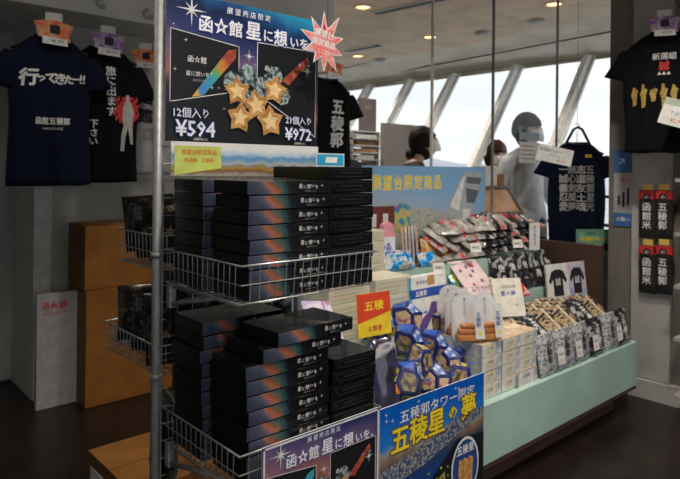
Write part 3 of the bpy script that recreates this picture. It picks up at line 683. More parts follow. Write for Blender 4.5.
# --- nebula bag beside the black boxes
neb = multi('nebula_bag_print', [(.38, (.015, .015, .03)), (.48, (.04, .04, .10)), (.56, (.02, .02, .03)), (.61, (.40, .40, .44)), (.66, (.06, .05, .08)), (.76, (.4, .18, .03))], scale=9, rough=.15, coat=.8, detail=1)
b = MB(); b.pillow(.13, .29, .05, neb, seed=4); b.text('星', .03, .10, -.03, .04, inko, .04)
p = at(394, 392, 1.45)
tag(b.build('snack_bag', loc=(ux(394, 1.61), 1.61, .475), rot=(R(-14), 0, R(-8))), 'glossy dark bag with silver and orange print between black boxes and blue packs', 'bag')
# --- cream boxes with castella bags
crm = multi('cream_box_print', [(.36, (.62, .56, .40)), (.45, (.75, .72, .62)), (.50, (.66, .68, .70)), (.56, (.78, .76, .68)), (.62, (.70, .56, .30))], scale=26, rough=.45, detail=2)
crs = multi('grey_blue_box_side', [(.40, (.36, .41, .50)), (.5, (.50, .54, .60)), (.62, (.72, .72, .70))], scale=22, rough=.45)
tanp = multi('tan_lid_print', [(.4, (.62, .48, .32)), (.52, (.50, .32, .20)), (.6, (.68, .55, .40))], scale=14, rough=.4)
def cream_box():
    b = MB(); b.box(-.073, .073, 0, .25, .0006, .0604, crm, .0015, mats={'-x': crs, '+z': tanp})
    b.flat([(-.045, .012), (.02, .012), (.02, .05), (-.045, .05)], -.0006, mat('cream_label', (.80, .74, .58), .5))
    b.text('五稜郭', -.012, .037, -.001, .016, mat('grey_brown_ink', (.30, .26, .22), .6), .01); b.text('カステラ', -.012, .021, -.001, .012, inkg, 0)
    b.flat([(.026, .004), (.070, .004), (.070, .057), (.026, .057)], -.0006, crs)
    o = b.build('souvenir_box'); return tag(o, '', 'box')
cbp = cream_box(); xb = ux(486, 1.58) + .072
for c_ in range(3):
    for r_ in range(4):
        place(cbp, FIRST, (xb + c_ * .150 + rd.uniform(-.002, .002), 1.585 + rd.uniform(0, .006), T1 + .001 + r_ * .061), (0, 0, rd.uniform(-.01, .01)), 'cream patterned souvenir box, %s of the %s column on the ledge' % (from_top(r_, 4), ['left', 'middle', 'right'][c_]), 'cream souvenir boxes on the ledge front')
b = MB(); b.box(-.07, .07, -.001, .001, 0, .085, paper); quadline(b, [(-.067, .003), (.067, .003), (.067, .082), (-.067, .082)], -.0014, .003, inkr)
b.text('五稜郭', 0, .055, -.0014, .022, inkblue, .01); b.text('カステラ', 0, .025, -.0014, .018, inkg, .01)
p = at(526, 388, 1.575); tag(b.build('price_card', loc=(p.x, 1.574, p.z + .005)), 'white card with thin red border stuck on the front of the cream boxes', 'price card')
bread = mat('castella_bread', (.62, .25, .04), .6, col2=(.45, .14, .02), scale=25, bump=.3)
whitef = multi('white_bag_print', [(.4, (.70, .72, .74)), (.55, (.78, .78, .76)), (.64, (.25, .50, .70))], scale=14, rough=.25, coat=.4)
def bread_bag(name='bread_bag'):
    root = thing(name, '', 'bag')
    n = 12; o = [(-.062, 0), (.062, 0)] + [(math.cos(R(180 * k / n)) * .062, .14 + math.sin(R(180 * k / n)) * .05) for k in range(n + 1)]
    b = MB(); b.prism([o[0], o[1]] + o[2:], -.035, .035, plastic); b.build('clear_bag', root)
    b = MB(); b.prism([(x * .93, z * .97 + .002) for x, z in o], .022, .030, whitef); b.build('backing_card', root)
    b = MB(); 
    b.box(-.05, .05, -.028, .018, .004, .03, bread, .006); b.box(-.042, .042, -.026, .016, .031, .052, bread, .006); b.box(-.03, .032, -.024, .014, .053, .070, bread, .006); b.build('bread_slices', root)
    b = MB(); b.prism([(.018, .015), (.055, .015), (.045, .15), (.012, .15)], -.0372, -.0356, paper); b.text('五稜郭', .03, .09, -.0378, .020, inkblue, .02, vert=True, rot=-.06); b.star(.035, .035, -.0378, .012, inky)
    b.text('星のカステラ', -.025, .14, -.0378, .012, inkblue, .02, vert=True, gap=.95); b.build('printed_label', root)
    return root
bb = bread_bag()
TB = T1 + .001 + 4 * .061 + .001
for px, v, rz, lb_ in ((489, 1.62, -28, 'clear bag of brown bread slices at the front edge of the cream boxes'), (470, 1.66, -35, 'clear arch-shaped bag of bread left of the front one, partly over blue packs'), (462, 1.75, -38, 'white arch-shaped bag, third from the front above the blue packs'), (454, 1.83, -40, 'white arch-shaped bag at the back beside the white carton')):
    z = TB if px > 480 else TB
    place(bb, FIRST, (ux(px, v), v, z), (R(-6), 0, R(rz)), lb_, 'clear bread bags on the cream boxes').scale = (1.15, 1.1, 1.12)
# stand under bread bags that stand left of the boxes
b = MB(); b.box(ux(448, 1.72) - .02, xb - .078, 1.60, 1.88, TB - .02, TB - .002, mint); b.box(ux(448, 1.72) - .02, xb - .078, 1.86, 1.875, T1 + .15, TB - .02, mint)
cpaper = mat('ivory_card', (.78, .75, .66), .5)
def lean_card(name, x, y, z, w_, h_, rx, rz, m, lines, label, cat='card', t=.004):
    b = MB(); b.box(-w_ / 2, w_ / 2, 0, t, 0, h_, m)
    for (s_, xx, zz, sz, mm, of) in lines: b.text(s_, xx * w_, zz * h_, -.0008, sz, mm, of)
    return tag(b.build(name, loc=(x, y, z), rot=(R(rx), 0, R(rz))), label, cat)
lean_card('white_gift_box', ux(513, 1.80), 1.80, TB, .17, .20, -20, -28, cpaper, [('五稜郭銘菓', 0, .78, .02, inkg, .01), ('星の夢', 0, .60, .03, inkblue, .02), ('小倉', .2, .3, .02, inkg, 0)], 'ivory white flat box with blue writing leaning behind the bread bag', 'box', t=.03)
for k, (px, v) in enumerate(((449, 1.90), (457, 1.98), (466, 2.04))):
    lean_card('white_gift_box', ux(px + 16, v), v, .617, 0.26, .155 + k * .015, -8, -4, cpaper, [], 'ivory flat box standing upright, %s behind the bread bags' % ['first', 'second', 'third'][k], 'box', t=.03)

# --- standing towel pouches at the right front
tow_f = [multi('grey_pouch_print', [(.40, (.20, .21, .23)), (.5, (.40, .41, .43)), (.57, (.60, .61, .62)), (.64, (.14, .14, .16))], scale=32, rough=.25, coat=.4),
         multi('tan_black_pouch_print', [(.42, (.03, .025, .022)), (.48, (.42, .30, .18)), (.55, (.50, .38, .24)), (.60, (.04, .03, .03))], scale=13, rough=.25, coat=.4, stretch=(1, 1, 3)),
         multi('black_pouch_print', [(.45, (.014, .014, .018)), (.55, (.03, .03, .035)), (.62, (.40, .40, .40))], scale=22, rough=.22, coat=.5)]
def pouch(k, w_=.165, h_=.25, t_=.032):
    b = MB(); b.pillow(w_, h_, t_, tow_f[k], seed=k + 20)
    if k == 0: b.text('五稜郭', 0, h_ * .55, -.022, .045, inkk, .03, vert=True)
    if k == 1: b.prism([(-.01, .02), (.012, .02), (.012, .24), (-.01, .24)], -.0205, -.0195, mat('cream_strip', (.62, .55, .40), .5))
    if k == 2: b.text('土方歳三', 0, h_ * .5, -.022, .045, ink, .03, vert=True)
    return tag(b.build('towel_pouch'), '', 'pouch')
pp = [pouch(0), pouch(1), pouch(2)]
cols = 6; ux0 = xb + .45 - .06; cw = (LX1 - .02 - ux0) / cols
cn = ['leftmost', 'second', 'third', 'fourth', 'fifth', 'rightmost']; rn = ['front', 'second', 'third', 'fourth', 'fifth']
FK = [0, 0, 0, 2, 0, 2]; OK_ = [[0, 0, 0, 2, 0, 2], [1, 2, 1, 1, 2, 1], [1, 2, 1, 1, 1, 1], [2, 1, 2, 1, 1, 2], [2, 2, 1, 2, 1, 2]]
for r_ in range(5):
    for c_ in range(cols):
        k = OK_[r_][c_]; tilt = -12 if r_ == 0 else -48 - r_ * 3
        v = 1.575 + (.0 if r_ == 0 else .005 + .062 * r_); z = T1 + .002 if r_ == 0 else T1 + .062 + .012 * r_
        place(pp[k], FIRST, (ux0 + cw * (c_ + .5) + rd.uniform(-.006, .006), v, z), (R(tilt + rd.uniform(-3, 3)), 0, rd.uniform(-.06, .06)),
              '%s towel pouch, %s row, %s file' % (['silver-grey', 'tan and black striped', 'black'][k], rn[r_], cn[c_]), 'towel pouches at the right end of the ledge').scale = (1.04, 1, .80) if r_ == 0 else (1.12, 1, 1)
for k, c_ in enumerate((1.0, 2.1, 3.2, 4.9)):
    p = ux0 + cw * c_; b = MB(); b.box(-.03, .03, -.001, .001, 0, .08, paper); b.text('¥540', 0, .05, -.0014, .02, inkk, .02); b.text('税込', 0, .02, -.0014, .014, inkr)
    tag(b.build('price_card', loc=(p, 1.556, T1 + .04), rot=(R(-8), 0, 0)), 'small white price card clipped before the towel pouches, %s from the left' % ['first', 'second', 'third', 'fourth'][k], 'price card', 'price cards before the towel pouches')

# ================================================================ middle tier goods
def carton(name, x, y, z, w_, h_, d_, m, fn, label, cat='box', rz=0, rx=0):
    b = MB(); b.box(-w_ / 2, w_ / 2, 0, d_, 0.001, h_, m, .002)
    if fn: fn(b, w_, h_)
    return tag(b.build(name, loc=(x, y, z), rot=(R(rx), 0, R(rz))), label, cat)
def f1(b, w_, h_):
    y = -.0006; b.flat([(-w_ / 2, h_ * .66), (w_ / 2, h_ * .66), (w_ / 2, h_ * .80), (-w_ / 2, h_ * .80)], y, inkblue)
    pts_ = [(-.08, .04), (-.03, .04), (.02, .10), (.06, .11), (.06, .17), (.02, .17), (.0, .13), (-.05, .10)]; b.flat(pts_, y, mat('purple_print', (.14, .07, .30), .5))
    b.flat([(-w_ / 2, .0), (-w_ * .44, 0), (-w_ * .44, h_), (-w_ / 2, h_)], y, cy_); b.flat([(.0, h_ * .84), (.05, h_ * .84), (.05, h_ * .99), (.0, h_ * .99)], y, mat('ochre_patch', (.55, .30, .10), .5))
    for k in range(7): b.flat([(.02, .02 + k * .009), (.13, .02 + k * .009), (.13, .023 + k * .009), (.02, .023 + k * .009)], y, inkg)
    b.text('五稜郭', -.05, h_ * .73, y - .0004, .028, inkb, .02); b.text('おみやげ', -.04, h_ * .90, y - .0004, .022, inkk, .02)
    b.flat([(.09, .10), (.13, .10), (.13, .14), (.09, .14)], y, inkk)
carton('standing_carton', ux(434, 1.87), 1.885, T2, .27, .30, .05, paper, f1, 'white carton with blue band and purple print standing in the middle of the ledge', rx=-4)
def fcream(b, w_, h_):
    for k in range(3): b.flat([(-w_ * .42, h_ * (.2 + k * .25)), (w_ * (.1 + .1 * k), h_ * (.2 + k * .25)), (w_ * (.1 + .1 * k), h_ * (.28 + k * .25)), (-w_ * .42, h_ * (.28 + k * .25))], -.0006, mat('beige_ink', (.50, .46, .36), .6))
    b.flat([(-w_ / 2, 0), (w_ / 2, 0), (w_ / 2, h_ * .1), (-w_ / 2, h_ * .1)], -.0006, mat('pale_green_ink', (.45, .55, .42), .6))
ivo = mat('ivory_box', (.66, .62, .50), .5, scale=8)
for k in range(2):
    for j in range(4):
        carton('biscuit_box', ux(348 + 44 * k, 1.93) , 1.90 + .004 * j, T2 + j * .078, .235, .076, .17, ivo, fcream, 'cream biscuit box, %s of the %s pile behind the wire rack' % (from_top(j, 4), ['left', 'right'][k]))
for j in range(4):
    carton('small_box', ux(376, 2.16), 2.14, T3 + j * .055 - .0, .085, .054, .15, ivo, fcream, 'small ivory box, %s, narrow pile beside the right black stack' % from_top(j, 4))
yel = mat('yellow_card_ink', (.85, .62, .03), .5); redo = mat('orange_red_ink', (.72, .06, .015), .5)
b = MB(); b.box(-.085, .085, 0, .004, 0, .17, yel); b.flat([(-.085, .17), (.085, .17), (.085, .09), (-.085, .055)], -.0006, redo); b.text('五稜', 0, .12, -.001, .040, inky, .03, sx=1.3); b.text('お買得', .0, .030, -.001, .024, inkr, .02)
tag(b.build('price_card', loc=(ux(377, 1.74), 1.74, .75), rot=(R(-6), 0, R(-6))), 'red and yellow card standing above the blue snack packs', 'sign')
flm = multi('lilac_flyer_print', [(.4, (.42, .36, .62)), (.5, (.66, .58, .74)), (.56, (.75, .72, .78)), (.63, (.45, .20, .40))], scale=18, rough=.4)
b = MB(); b.box(-.075, .075, 0, .003, 0, .15, flm); b.star(.045, .10, -.0006, .02, mat('dark_purple_ink', (.12, .05, .22), .5)); b.text('限定', -.02, .10, -.0006, .04, mat('dark_purple_ink', (.12, .05, .22)), .01)
tag(b.build('flyer', loc=(ux(332, 1.56), 1.56, .84), rot=(R(-38), R(10), R(8))), 'lilac printed flyer lying tilted behind the loose black box', 'flyer')
b = MB(); b.box(1.36, 1.70, 1.71, 1.845, .602, .70, ivo, .003); b.flat([(1.38, .62), (1.69, .62), (1.69, .66), (1.38, .66)], 1.7094, mat('tan_ink', (.55, .40, .25), .6))
tag(b.build('biscuit_carton'), 'long cream carton lying behind the loose black box under the cards', 'box')

# --- top tier
bfp = multi('bright_blue_pack_print', [(.38, (.0, .18, .60)), (.48, (.02, .40, .75)), (.54, (.65, .70, .72)), (.60, (.60, .35, .12)), (.66, (.02, .30, .65))], scale=22, rough=.25, coat=.5)
def pack(name, m, w_, h_, t_, px, v, z, rot, label, cat='pack', seed=1, txt=None):
    b = MB(); b.pillow(w_, h_, t_, m, seed=seed)
    if txt: b.text(txt[0], 0, h_ * .5, -t_ / 2 - .004, txt[1], txt[2], .02)
    return tag(b.build(name, loc=(ux(px, v), v, z), rot=tuple(R(a) for a in rot)), label, cat)
pack('wafer_pack', bfp, .24, .10, .05, 401, 2.14, T3 + .005, (-25, 0, 0), 'bright blue wafer pack lying on the top tier left of the orange packs', 'snack pack', 5, ('五稜郭', .03, inkb))
pack('wafer_pack', bfp, .14, .08, .045, 431, 2.14, T3 + .003, (-30, 0, 0), 'small bright blue pack right of the larger blue wafer pack', 'snack pack', 6)
gbp = multi('green_blue_pack_print', [(.38, (.02, .10, .5)), (.48, (.02, .35, .65)), (.55, (.25, .50, .10)), (.62, (.6, .6, .1)), (.68, (.02, .2, .6))], scale=24, rough=.25, coat=.5)
pack('wafer_pack', gbp, .20, .12, .05, 468, 2.06, .74, (-30, 0, 0), 'blue and green pack right of the white carton', 'snack pack', 8)
orp = multi('orange_pack_print', [(.38, (.55, .22, .03)), (.5, (.75, .42, .10)), (.58, (.75, .62, .40)), (.66, (.4, .12, .03))], scale=28, rough=.3, coat=.3)
pack('rice_cracker_pack', orp, .11, .14, .05, 432, 2.20, T3 + .003, (-15, 0, -10), 'orange pack between pink cards and grey packs', 'snack pack', 9)
pack('rice_cracker_pack', orp, .10, .10, .05, 448, 2.18, T3 + .003, (-40, 0, 10), 'small orange pack in front of the grey packs', 'snack pack', 10)
# pink-topped pouch & pink rounded cards
pkm = mat('pink_plastic', (.80, .35, .42), .4); wb = multi('white_blue_print', [(.42, (.74, .76, .80)), (.55, (.70, .72, .76)), (.62, (.08, .15, .5))], scale=26, rough=.35)
b = MB(); b.prism([(-.05, 0), (.05, 0), (.05, .17), (-.05, .17)], -.015, .015, wb); b.prism([(-.05, .17), (.05, .17), (.035, .235), (0, .25), (-.035, .235)], -.014, .014, pkm)
b.text('星', 0, .10, -.0156, .05, inkblue, .03); tag(b.build('candy_box', loc=(ux(387, 2.2), 2.2, T3 + .002)), 'white and blue candy pack with pink peaked top on the top tier', 'box')
b = MB(); b.box(-.14, .16, 0, .03, 0, .10, wb, .002); b.flat([(-.14, .0), (.16, 0), (.16, .02), (-.14, .02)], -.0006, cy_); tag(b.build('candy_box', loc=(ux(384, 2.145), 2.152, T3 + .002 + .0)), 'low white box with blue stripe below the pink-topped candy pack', 'box')
pal = [mat('salmon_card', (.62, .40, .36), .5), mat('pale_pink_card', (.74, .60, .60), .5), mat('tan_pink_card', (.58, .42, .36), .5), mat('lilac_card', (.60, .56, .68), .5)]
for k in range(5):
    n = 8; o = [(-.048, 0), (.048, 0)] + [(math.cos(R(180 * j / n)) * .048, .17 + math.sin(R(180 * j / n)) * .045) for j in range(n + 1)]
    b = MB(); b.prism(o, 0, .007, pal[k % 4]); b.prism([(x * .7, z * .7 + .03) for x, z in o], -.001, -.0002, pal[(k + 1) % 4])
    tag(b.build('letter_set', loc=(ux(402 + k * 5, 2.2), 2.17 + k * .012, T3 + .002), rot=(R(-4), 0, R(38))), 'pink round-topped card set standing upright, %s in the bunch of five' % ['leftmost', 'second', 'middle', 'fourth', 'rightmost'][k], 'stationery', 'pink card sets on the top tier')
# grey crinkled packs heap
gp = [multi('grey_crinkle_film', [(.36, (.24, .21, .20)), (.47, (.38, .35, .33)), (.53, (.30, .27, .26)), (.6, (.52, .50, .48))], scale=34, rough=.3, coat=.3, bump=.3),
      multi('grey_red_film', [(.36, (.26, .24, .22)), (.50, (.42, .40, .38)), (.56, (.62, .05, .04)), (.61, (.60, .06, .05)), (.66, (.40, .38, .36))], scale=26, rough=.3, coat=.3, bump=.3)]
def lay(k, w_=.13, h_=.15):
    b = MB(); b.pillow(w_, h_, .03, gp[k], seed=30 + k); b.text('米', 0, h_ * .5, -.0215, .04, inkr if k else inkg, .03); return tag(b.build('dried_snack_pack'), '', 'snack pack')
gps = [lay(0), lay(1)]
W5 = ['leftmost', 'second', 'third', 'fourth', 'fifth', 'sixth', 'rightmost']
for r_ in range(4):
    for c_ in range(7):
        u_ = 2.70 + c_ * .125 + r_ * .02; v = 2.14 + r_ * .012; z = T3 + .018 + r_ * .046
        place(gps[(c_ + r_) % 3 == 1 and 1 or 0], FIRST, (u_ + rd.uniform(-.01, .01), v, z), (R(-62 + rd.uniform(-9, 9)), 0, rd.uniform(-.55, .55)), 'crinkled grey snack pack under the tower picture, %s row, %s' % (rn[r_], W5[c_] + (' of seven')), 'grey snack packs on the top tier')
# black and red pouches
br = [multi('black_red_film', [(.40, (.012, .011, .014)), (.54, (.02, .018, .02)), (.58, (.45, .02, .02)), (.64, (.5, .03, .03)), (.68, (.5, .5, .5))], scale=14, rough=.22, coat=.5),
      multi('black_white_film', [(.45, (.012, .011, .014)), (.56, (.03, .03, .04)), (.60, (.45, .45, .46)), (.66, (.02, .02, .02))], scale=18, rough=.22, coat=.5)]
def key(k):
    b = MB(); b.pillow(.11, .16, .03, br[k], seed=40 + k); b.text('侍' if k else '誠', 0, .08, -.0215, .05, ink if k else inkr, .03); return tag(b.build('charm_pack'), '', 'pack')
kp = [key(0), key(1)]
for r_ in range(4):
    for c_ in range(5):
        u_ = 3.13 + c_ * .115 + r_ * .018; v = 2.13 + r_ * .014; z = T3 + .022 + r_ * .045
        place(kp[0 if (c_ * 2 + r_) % 3 == 0 else 1], FIRST, (u_, v, z), (R(-60 + rd.uniform(-8, 8)), 0, rd.uniform(-.35, .35)), 'glossy black charm pack right of the grey packs, %s row, %s of five' % (rn[r_], W5[c_] if c_ < 4 else 'rightmost'), 'black and red charm packs on the top tier')
# pink leaflet box lying inclined
plf = mat('pale_pink_paper', (.80, .62, .64), .5)
pa = at(470, 256, 2.12); pc = at(500, 277, 1.96)
b = MB(); b.box(-.11, .11, 0, .008, 0, .24, plf)
for k, (xx, zz) in enumerate(((-.06, .17), (-.01, .13), (.03, .16), (.05, .09), (-.03, .07), (.0, .19))): b.star(xx, zz, -.0006, .016, mat('dark_purple_ink', (.12, .05, .22)) if k != 4 else inkr, 6, .5)
b.text('ふりかけ', 0, .04, -.0008, .04, mat('dark_purple_ink', (.12, .05, .22)), .03)
b.text('梅', .04, .2, -.0008, .04, inkr, .03)
tag(b.build('sign_sheet', loc=(ux(487, 1.95), 1.955, .745), rot=(R(-48), 0, R(-6))), 'pale pink printed sheet with dark star marks lying on the slope', 'sign')
# small packs middle tier right of the sheet
for r_ in range(2):
    for c_ in range(5):
        place(kp[1], FIRST, (ux(508 + c_ * 11, 2.02) , 2.022 + r_ * .02, .70 + r_ * .06), (R(-25 + rd.uniform(-6, 6)), 0, rd.uniform(-.3, .3)), 'black and silver strap pack on the middle tier, %s row, %s of five' % (['front', 'back'][r_], W5[c_] if c_ < 4 else 'rightmost'), 'strap packs on the middle tier')
pack('wafer_pack', multi('red_pack_print', [(.4, (.55, .02, .03)), (.55, (.65, .04, .04)), (.62, (.75, .6, .6))], scale=20, rough=.25, coat=.5), .15, .09, .04, 524, 1.91, .70, (-50, 0, -8), 'red pack at the middle of the ledge right of the ivory boxes', 'snack pack', 12)
pack('wafer_pack', yelf, .12, .09, .04, 505, 1.98, .72, (-50, 0, 8), 'yellow-topped pack between pink sheet and red pack', 'snack pack', 13)
whp = multi('white_lilac_print', [(.4, (.60, .60, .66)), (.52, (.74, .74, .76)), (.6, (.45, .42, .62))], scale=22, rough=.3, coat=.3)
for k, px in enumerate((500, 508, 516)):
    pack('sweets_pack', whp, .14, .10, .035, px, 1.84 + k * .035, .655 + k * .02, (-45, 0, 5 * k), 'white and lilac sweets pack left of the red pack, %s of three' % ['front', 'middle', 'back'][k], 'snack pack', 14 + k)
# shirt cards
def shirtcard(px, v, w_, h_, lb_, accent, body):
    b = MB(); b.box(-w_ / 2, w_ / 2, 0, .012, 0, h_, paper, mats={'-y': accent})
    o = [(-.045, .02), (.045, .02), (.045, .11), (.07, .085), (.085, .10), (.055, .15), (.02, .16), (-.02, .16), (-.055, .15), (-.085, .10), (-.07, .085), (-.045, .11)]
    b.flat([(x * w_ / .2, z * h_ / .19) for x, z in o], -.0006, body); b.text('誠', 0, h_ * .5, -.001, .05, ink, .02)
    tag(b.build('shirt_package', loc=(ux(px, v), v, T2 + .002), rot=(R(-8), 0, R(-10))), lb_, 'package')
shirtcard(561, 1.93, .20, .22, 'white package printed with a black shirt, left of the two behind the towel pouches', paper, inkk)
shirtcard(580, 1.90, .17, .22, 'blue and pink edged package printed with a black shirt, right of the two', multi('lilac_blue_print', [(.4, (.30, .40, .62)), (.5, (.62, .62, .70)), (.6, (.60, .35, .50))], scale=9, rough=.4), inkk)
# small white standing price card & green card
b = MB(); b.box(-.04, .04, 0, .006, 0, .17, paper); b.text('ストラップ', 0, .09, -.0008, .026, inkblue, .03, vert=True); p = at(529, 249, 2.14)
tag(b.build('price_card', loc=(p.x, 2.10, p.z), rot=(0, 0, R(-20))), 'narrow white upright card with blue characters left of the hanging navy shirt', 'price card')
for (px, py, lb_) in ((515, 244, 'tiny white price tag beside the narrow upright card'), (473, 248, 'tiny white price tag in front of the grey packs'), (538, 277, 'tiny white price tag at the left of the shirt packages'), (436, 268, 'tiny white price tag above the white carton')):
    p = at(px, py, 2.08); b = MB(); b.box(-.035, .035, 0, .004, -.02, .03, paper); b.text('¥432', 0, .005, -.0008, .022, inkk, .02)
    tag(b.build('price_tag', loc=(p.x, 2.06, p.z), rot=(R(-15), 0, R(-20))), lb_, 'price tag', 'small white price tags among the packs')
gcard = mat('mint_green_card', (.20, .46, .34), .5)
b = MB(); b.box(-.13, .13, 0, .006, 0, .17, gcard); quadline(b, [(-.12, .01), (.12, .01), (.12, .16), (-.12, .16)], -.0006, .003, inkk)
b.text('五稜郭Tシャツ', 0, .142, -.0008, .022, inkk, .01); b.text('新選組 ¥2,700', 0, .105, -.0008, .034, inky, .04); b.text('サイズ S M L', -.03, .065, -.0008, .024, inky, .01); b.text('綿100%', -.03, .035, -.0008, .022, inkk, 0)
b.flat([(.06, .02), (.11, .02), (.11, .07), (.06, .07)], -.0008, inkk)
p = at(594, 254, 2.0)
tag(b.build('price_card', loc=(p.x, p.y, p.z), rot=(0, 0, R(-35))), 'mint green card with yellow writing at the foot of the navy shirt', 'price card')
# ================================================================ T-shirts
def shirt(name, m, w_=.46, h_=.70, sl=.17, th=.05, fold=.012, seed=0, prints=None, sleeve_drop=1.0):
    """short sleeved shirt hanging, origin at the collar, facing -y"""
    rd = random.Random(seed); ph = [rd.uniform(0, 6) for _ in range(5)]; root = bpy.data.objects.new(name, None); C.objects.link(root); root.empty_display_size = .05
    def hw(z):      # half width at height z (0 collar, -h_ hem)
        t = -z / h_
        if t < .10: return lerp(.075, w_ * .42, (t / .10) ** .8)
        if t < .16: return lerp(w_ * .42, w_ * .5, (t - .10) / .06)
        return w_ * .5 * (1 + .03 * math.sin(t * 7 + ph[0]))
    def dep(z):
        t = -z / h_; return th * (.35 + .65 * min(1, t / .2)) * (1 + .15 * math.sin(t * 5 + ph[1]))
    def fy(X, Z):
        a = X / max(.01, hw(Z)); t = -Z / h_
        f = fold * min(1, max(0, (t - .05) * 2.2)) * (math.sin(a * 7 + ph[2] + t * 1.5) + .5 * math.sin(a * 13 + ph[3] - t * 2))
        return -dep(Z) * math.sqrt(max(0, 1 - min(1, abs(a)) ** 2.6)) - f * (1 - abs(a) ** 3 if abs(a) < 1 else 0)
    nz, nx = 34, 28; vs = []; fs = []
    for j in range(nz + 1):
        z = -h_ * j / nz; W = hw(z); sg = .012 * math.sin(j / nz * 3)
        for side in (-1, 1):
            for i in range(nx + 1):
                s_ = -1 + 2 * i / nx
                if side > 0: s_ = -s_
                X = s_ * W; z2 = z - (.03 * (1 - (abs(X) / .075) ** 2) if j == 0 and abs(X) < .075 and side < 0 else 0) - (.004 * math.sin(s_ * 8 + ph[4]) if j == nz else 0)
                vs.append((X, fy(X, z) * (1 if side < 0 else -.6), z2))
    K = 2 * (nx + 1)
    for j in range(nz):
        for i in range(K):
            k = (i + 1) % K; fs.append((j * K + i, (j + 1) * K + i, (j + 1) * K + k, j * K + k))
    fs.append(tuple(range(nz * K, nz * K + K))[::-1])
    b = MB(); b.add(vs, fs, m, smooth=True)
    b.build('shirt_body', root, recalc=True)
    for sg in (-1, 1):
        b = MB(); rings = []; n = 14; sec = 7
        for k in range(sec + 1):
            t = k / sec; cx_ = sg * (lerp(w_ * .36, w_ * .5 + sl * .20, t)); cz_ = -lerp(.105, .105 + sl * 1.05, t) * sleeve_drop - .01
            d = Vector((sg * .42, 0, -1)).normalized() if True else None
            pr = Vector((1, 0, sg * .30)).normalized(); half = lerp(.085, .088, t)
            for q in range(n):
                a = 6.2832 * q / n; v = Vector((cx_, 0, cz_)) + pr * math.cos(a) * half * (1 if k else .9) + Vector((0, math.sin(a) * th * lerp(.75, .5, t), 0)) + Vector((0, -fold * .5 * math.sin(a * 3 + t * 3), 0))
                rings.append(v)
        f2 = []
        for k in range(sec):
            for q in range(n): f2.append((k * n + q, k * n + (q + 1) % n, (k + 1) * n + (q + 1) % n, (k + 1) * n + q))
        f2 += [tuple(range(n))[::-1], tuple(range(sec * n, sec * n + n))]
        b.add(rings, f2, m, smooth=True); b.build('sleeve', root, recalc=True)
    b = MB(); pts_ = [(math.cos(a) * .078, math.sin(a) * .02 - .008, -.004 - .022 * (1 if math.sin(a) < 0 else .2) * abs(math.sin(a))) for a in [6.2832 * k / 20 for k in range(20)]]
    b.tube(pts_, .007, m, 8, closed=True); b.build('collar', root)
    if prints:
        b = MB(); prints(b, lambda X, Z: min(fy(X, Z), fy(X + .01, Z), fy(X - .01, Z)) - .003); b.build('printed_design', root)
    return root
def hanger(x, y, z, rz, label, hooky=.10, m=None):
    b = MB(); m = m or black
    b.tube([(-.19, 0, -.085), (-.04, 0, -.02), (0, 0, -.005), (.04, 0, -.02), (.19, 0, -.085)], .007, m, 8)
    hk = [(0, 0, -.005), (0, 0, hooky * .5)] + [(math.sin(a) * .018, 0, hooky * .5 + .022 - math.cos(a) * .018 + .0) for a in [R(200 - 40 * k) * -1 + R(0) for k in range(0)]] + [(0, 0, hooky * .5), (.016, 0, hooky * .66), (.018, 0, hooky * .85), (0, 0, hooky), (-.016, 0, hooky * .88)]
    b.tube(hk, .0028, steel, 6); return tag(b.build('clothes_hanger', loc=(x, y, z), rot=(0, 0, rz)), label, 'hanger')
orc, puc = mat('orange_card_print', (.85, .13, .05), .5, col2=(.80, .42, .20), scale=30), mat('purple_card_print', (.28, .10, .42), .5, col2=(.55, .45, .55), scale=30)
def star_tag(root, cm, z=0.0, y=-.075, s=1.0, rz=0, photo=inkk):
    b = MB(); b.M = Matrix.Translation((0, y, z)) @ Matrix.Rotation(rz, 4, 'Z') @ Matrix.Scale(s, 4)
    b.box(-.042, .042, .003, .006, .02, .10, paper)
    b.prism([(-.10, .045), (-.055, .055), (0, .062), (.055, .05), (.10, .04), (.075, -.02), (.085, -.05), (-.075, -.03), (-.075, .0)], 0, .002, cm)
    b.prism([(-.055, -.065), (.07, -.072), (.065, -.035), (-.055, -.025)], -.002, -.0005, inkb); b.text('¥2,700', .02, -.05, -.0025, .022, inkk, .01)
    b.flat([(-.02, -.01), (.03, -.012), (.03, .035), (-.02, .035)], -.0006, photo)
    return b.build('price_tag', root)
def hang_shirt(root, p, rz, label, sc=1.0):
    root.location = p; root.rotation_euler = (0, 0, rz); root.scale = (sc, sc, sc); return tag(root, label, 'T-shirt')
V1 = 3.50
def pr1(b, f):
    for i, (ch, sz, dz, xx) in enumerate((('行', .085, 0, -.115), ('っ', .05, -.005, -.055), ('て', .06, .0, -.010), ('き', .06, 0, .035), ('た', .05, .0, .078), ('ー', .05, .005, .115), ('!!', .06, .01, .150))):
        b.text(ch, xx, -.235 + dz, 0, sz * 1.1, ink, .05, yf=f, shear=.15, rot=.06)
    b.text('函館五稜郭', 0, -.46, 0, .040, ink, .04, yf=f, sx=.85); b.text('HAKODATE', 0, -.50, 0, .018, ink, .01, yf=f)
p = at(51, 36, V1); s1 = hang_shirt(shirt('t_shirt', navy, .41, .80, .16, .06, .013, 1, pr1), p, R(-6), 'navy blue T-shirt with white brush writing, hanging leftmost on the left wall'); star_tag(s1, orc, .01)
hanger(p.x, p.y, p.z, R(-6), 'hanger under the navy T-shirt at the far left')
figm = mat('white_silhouette_ink', (.55, .55, .53), .7)
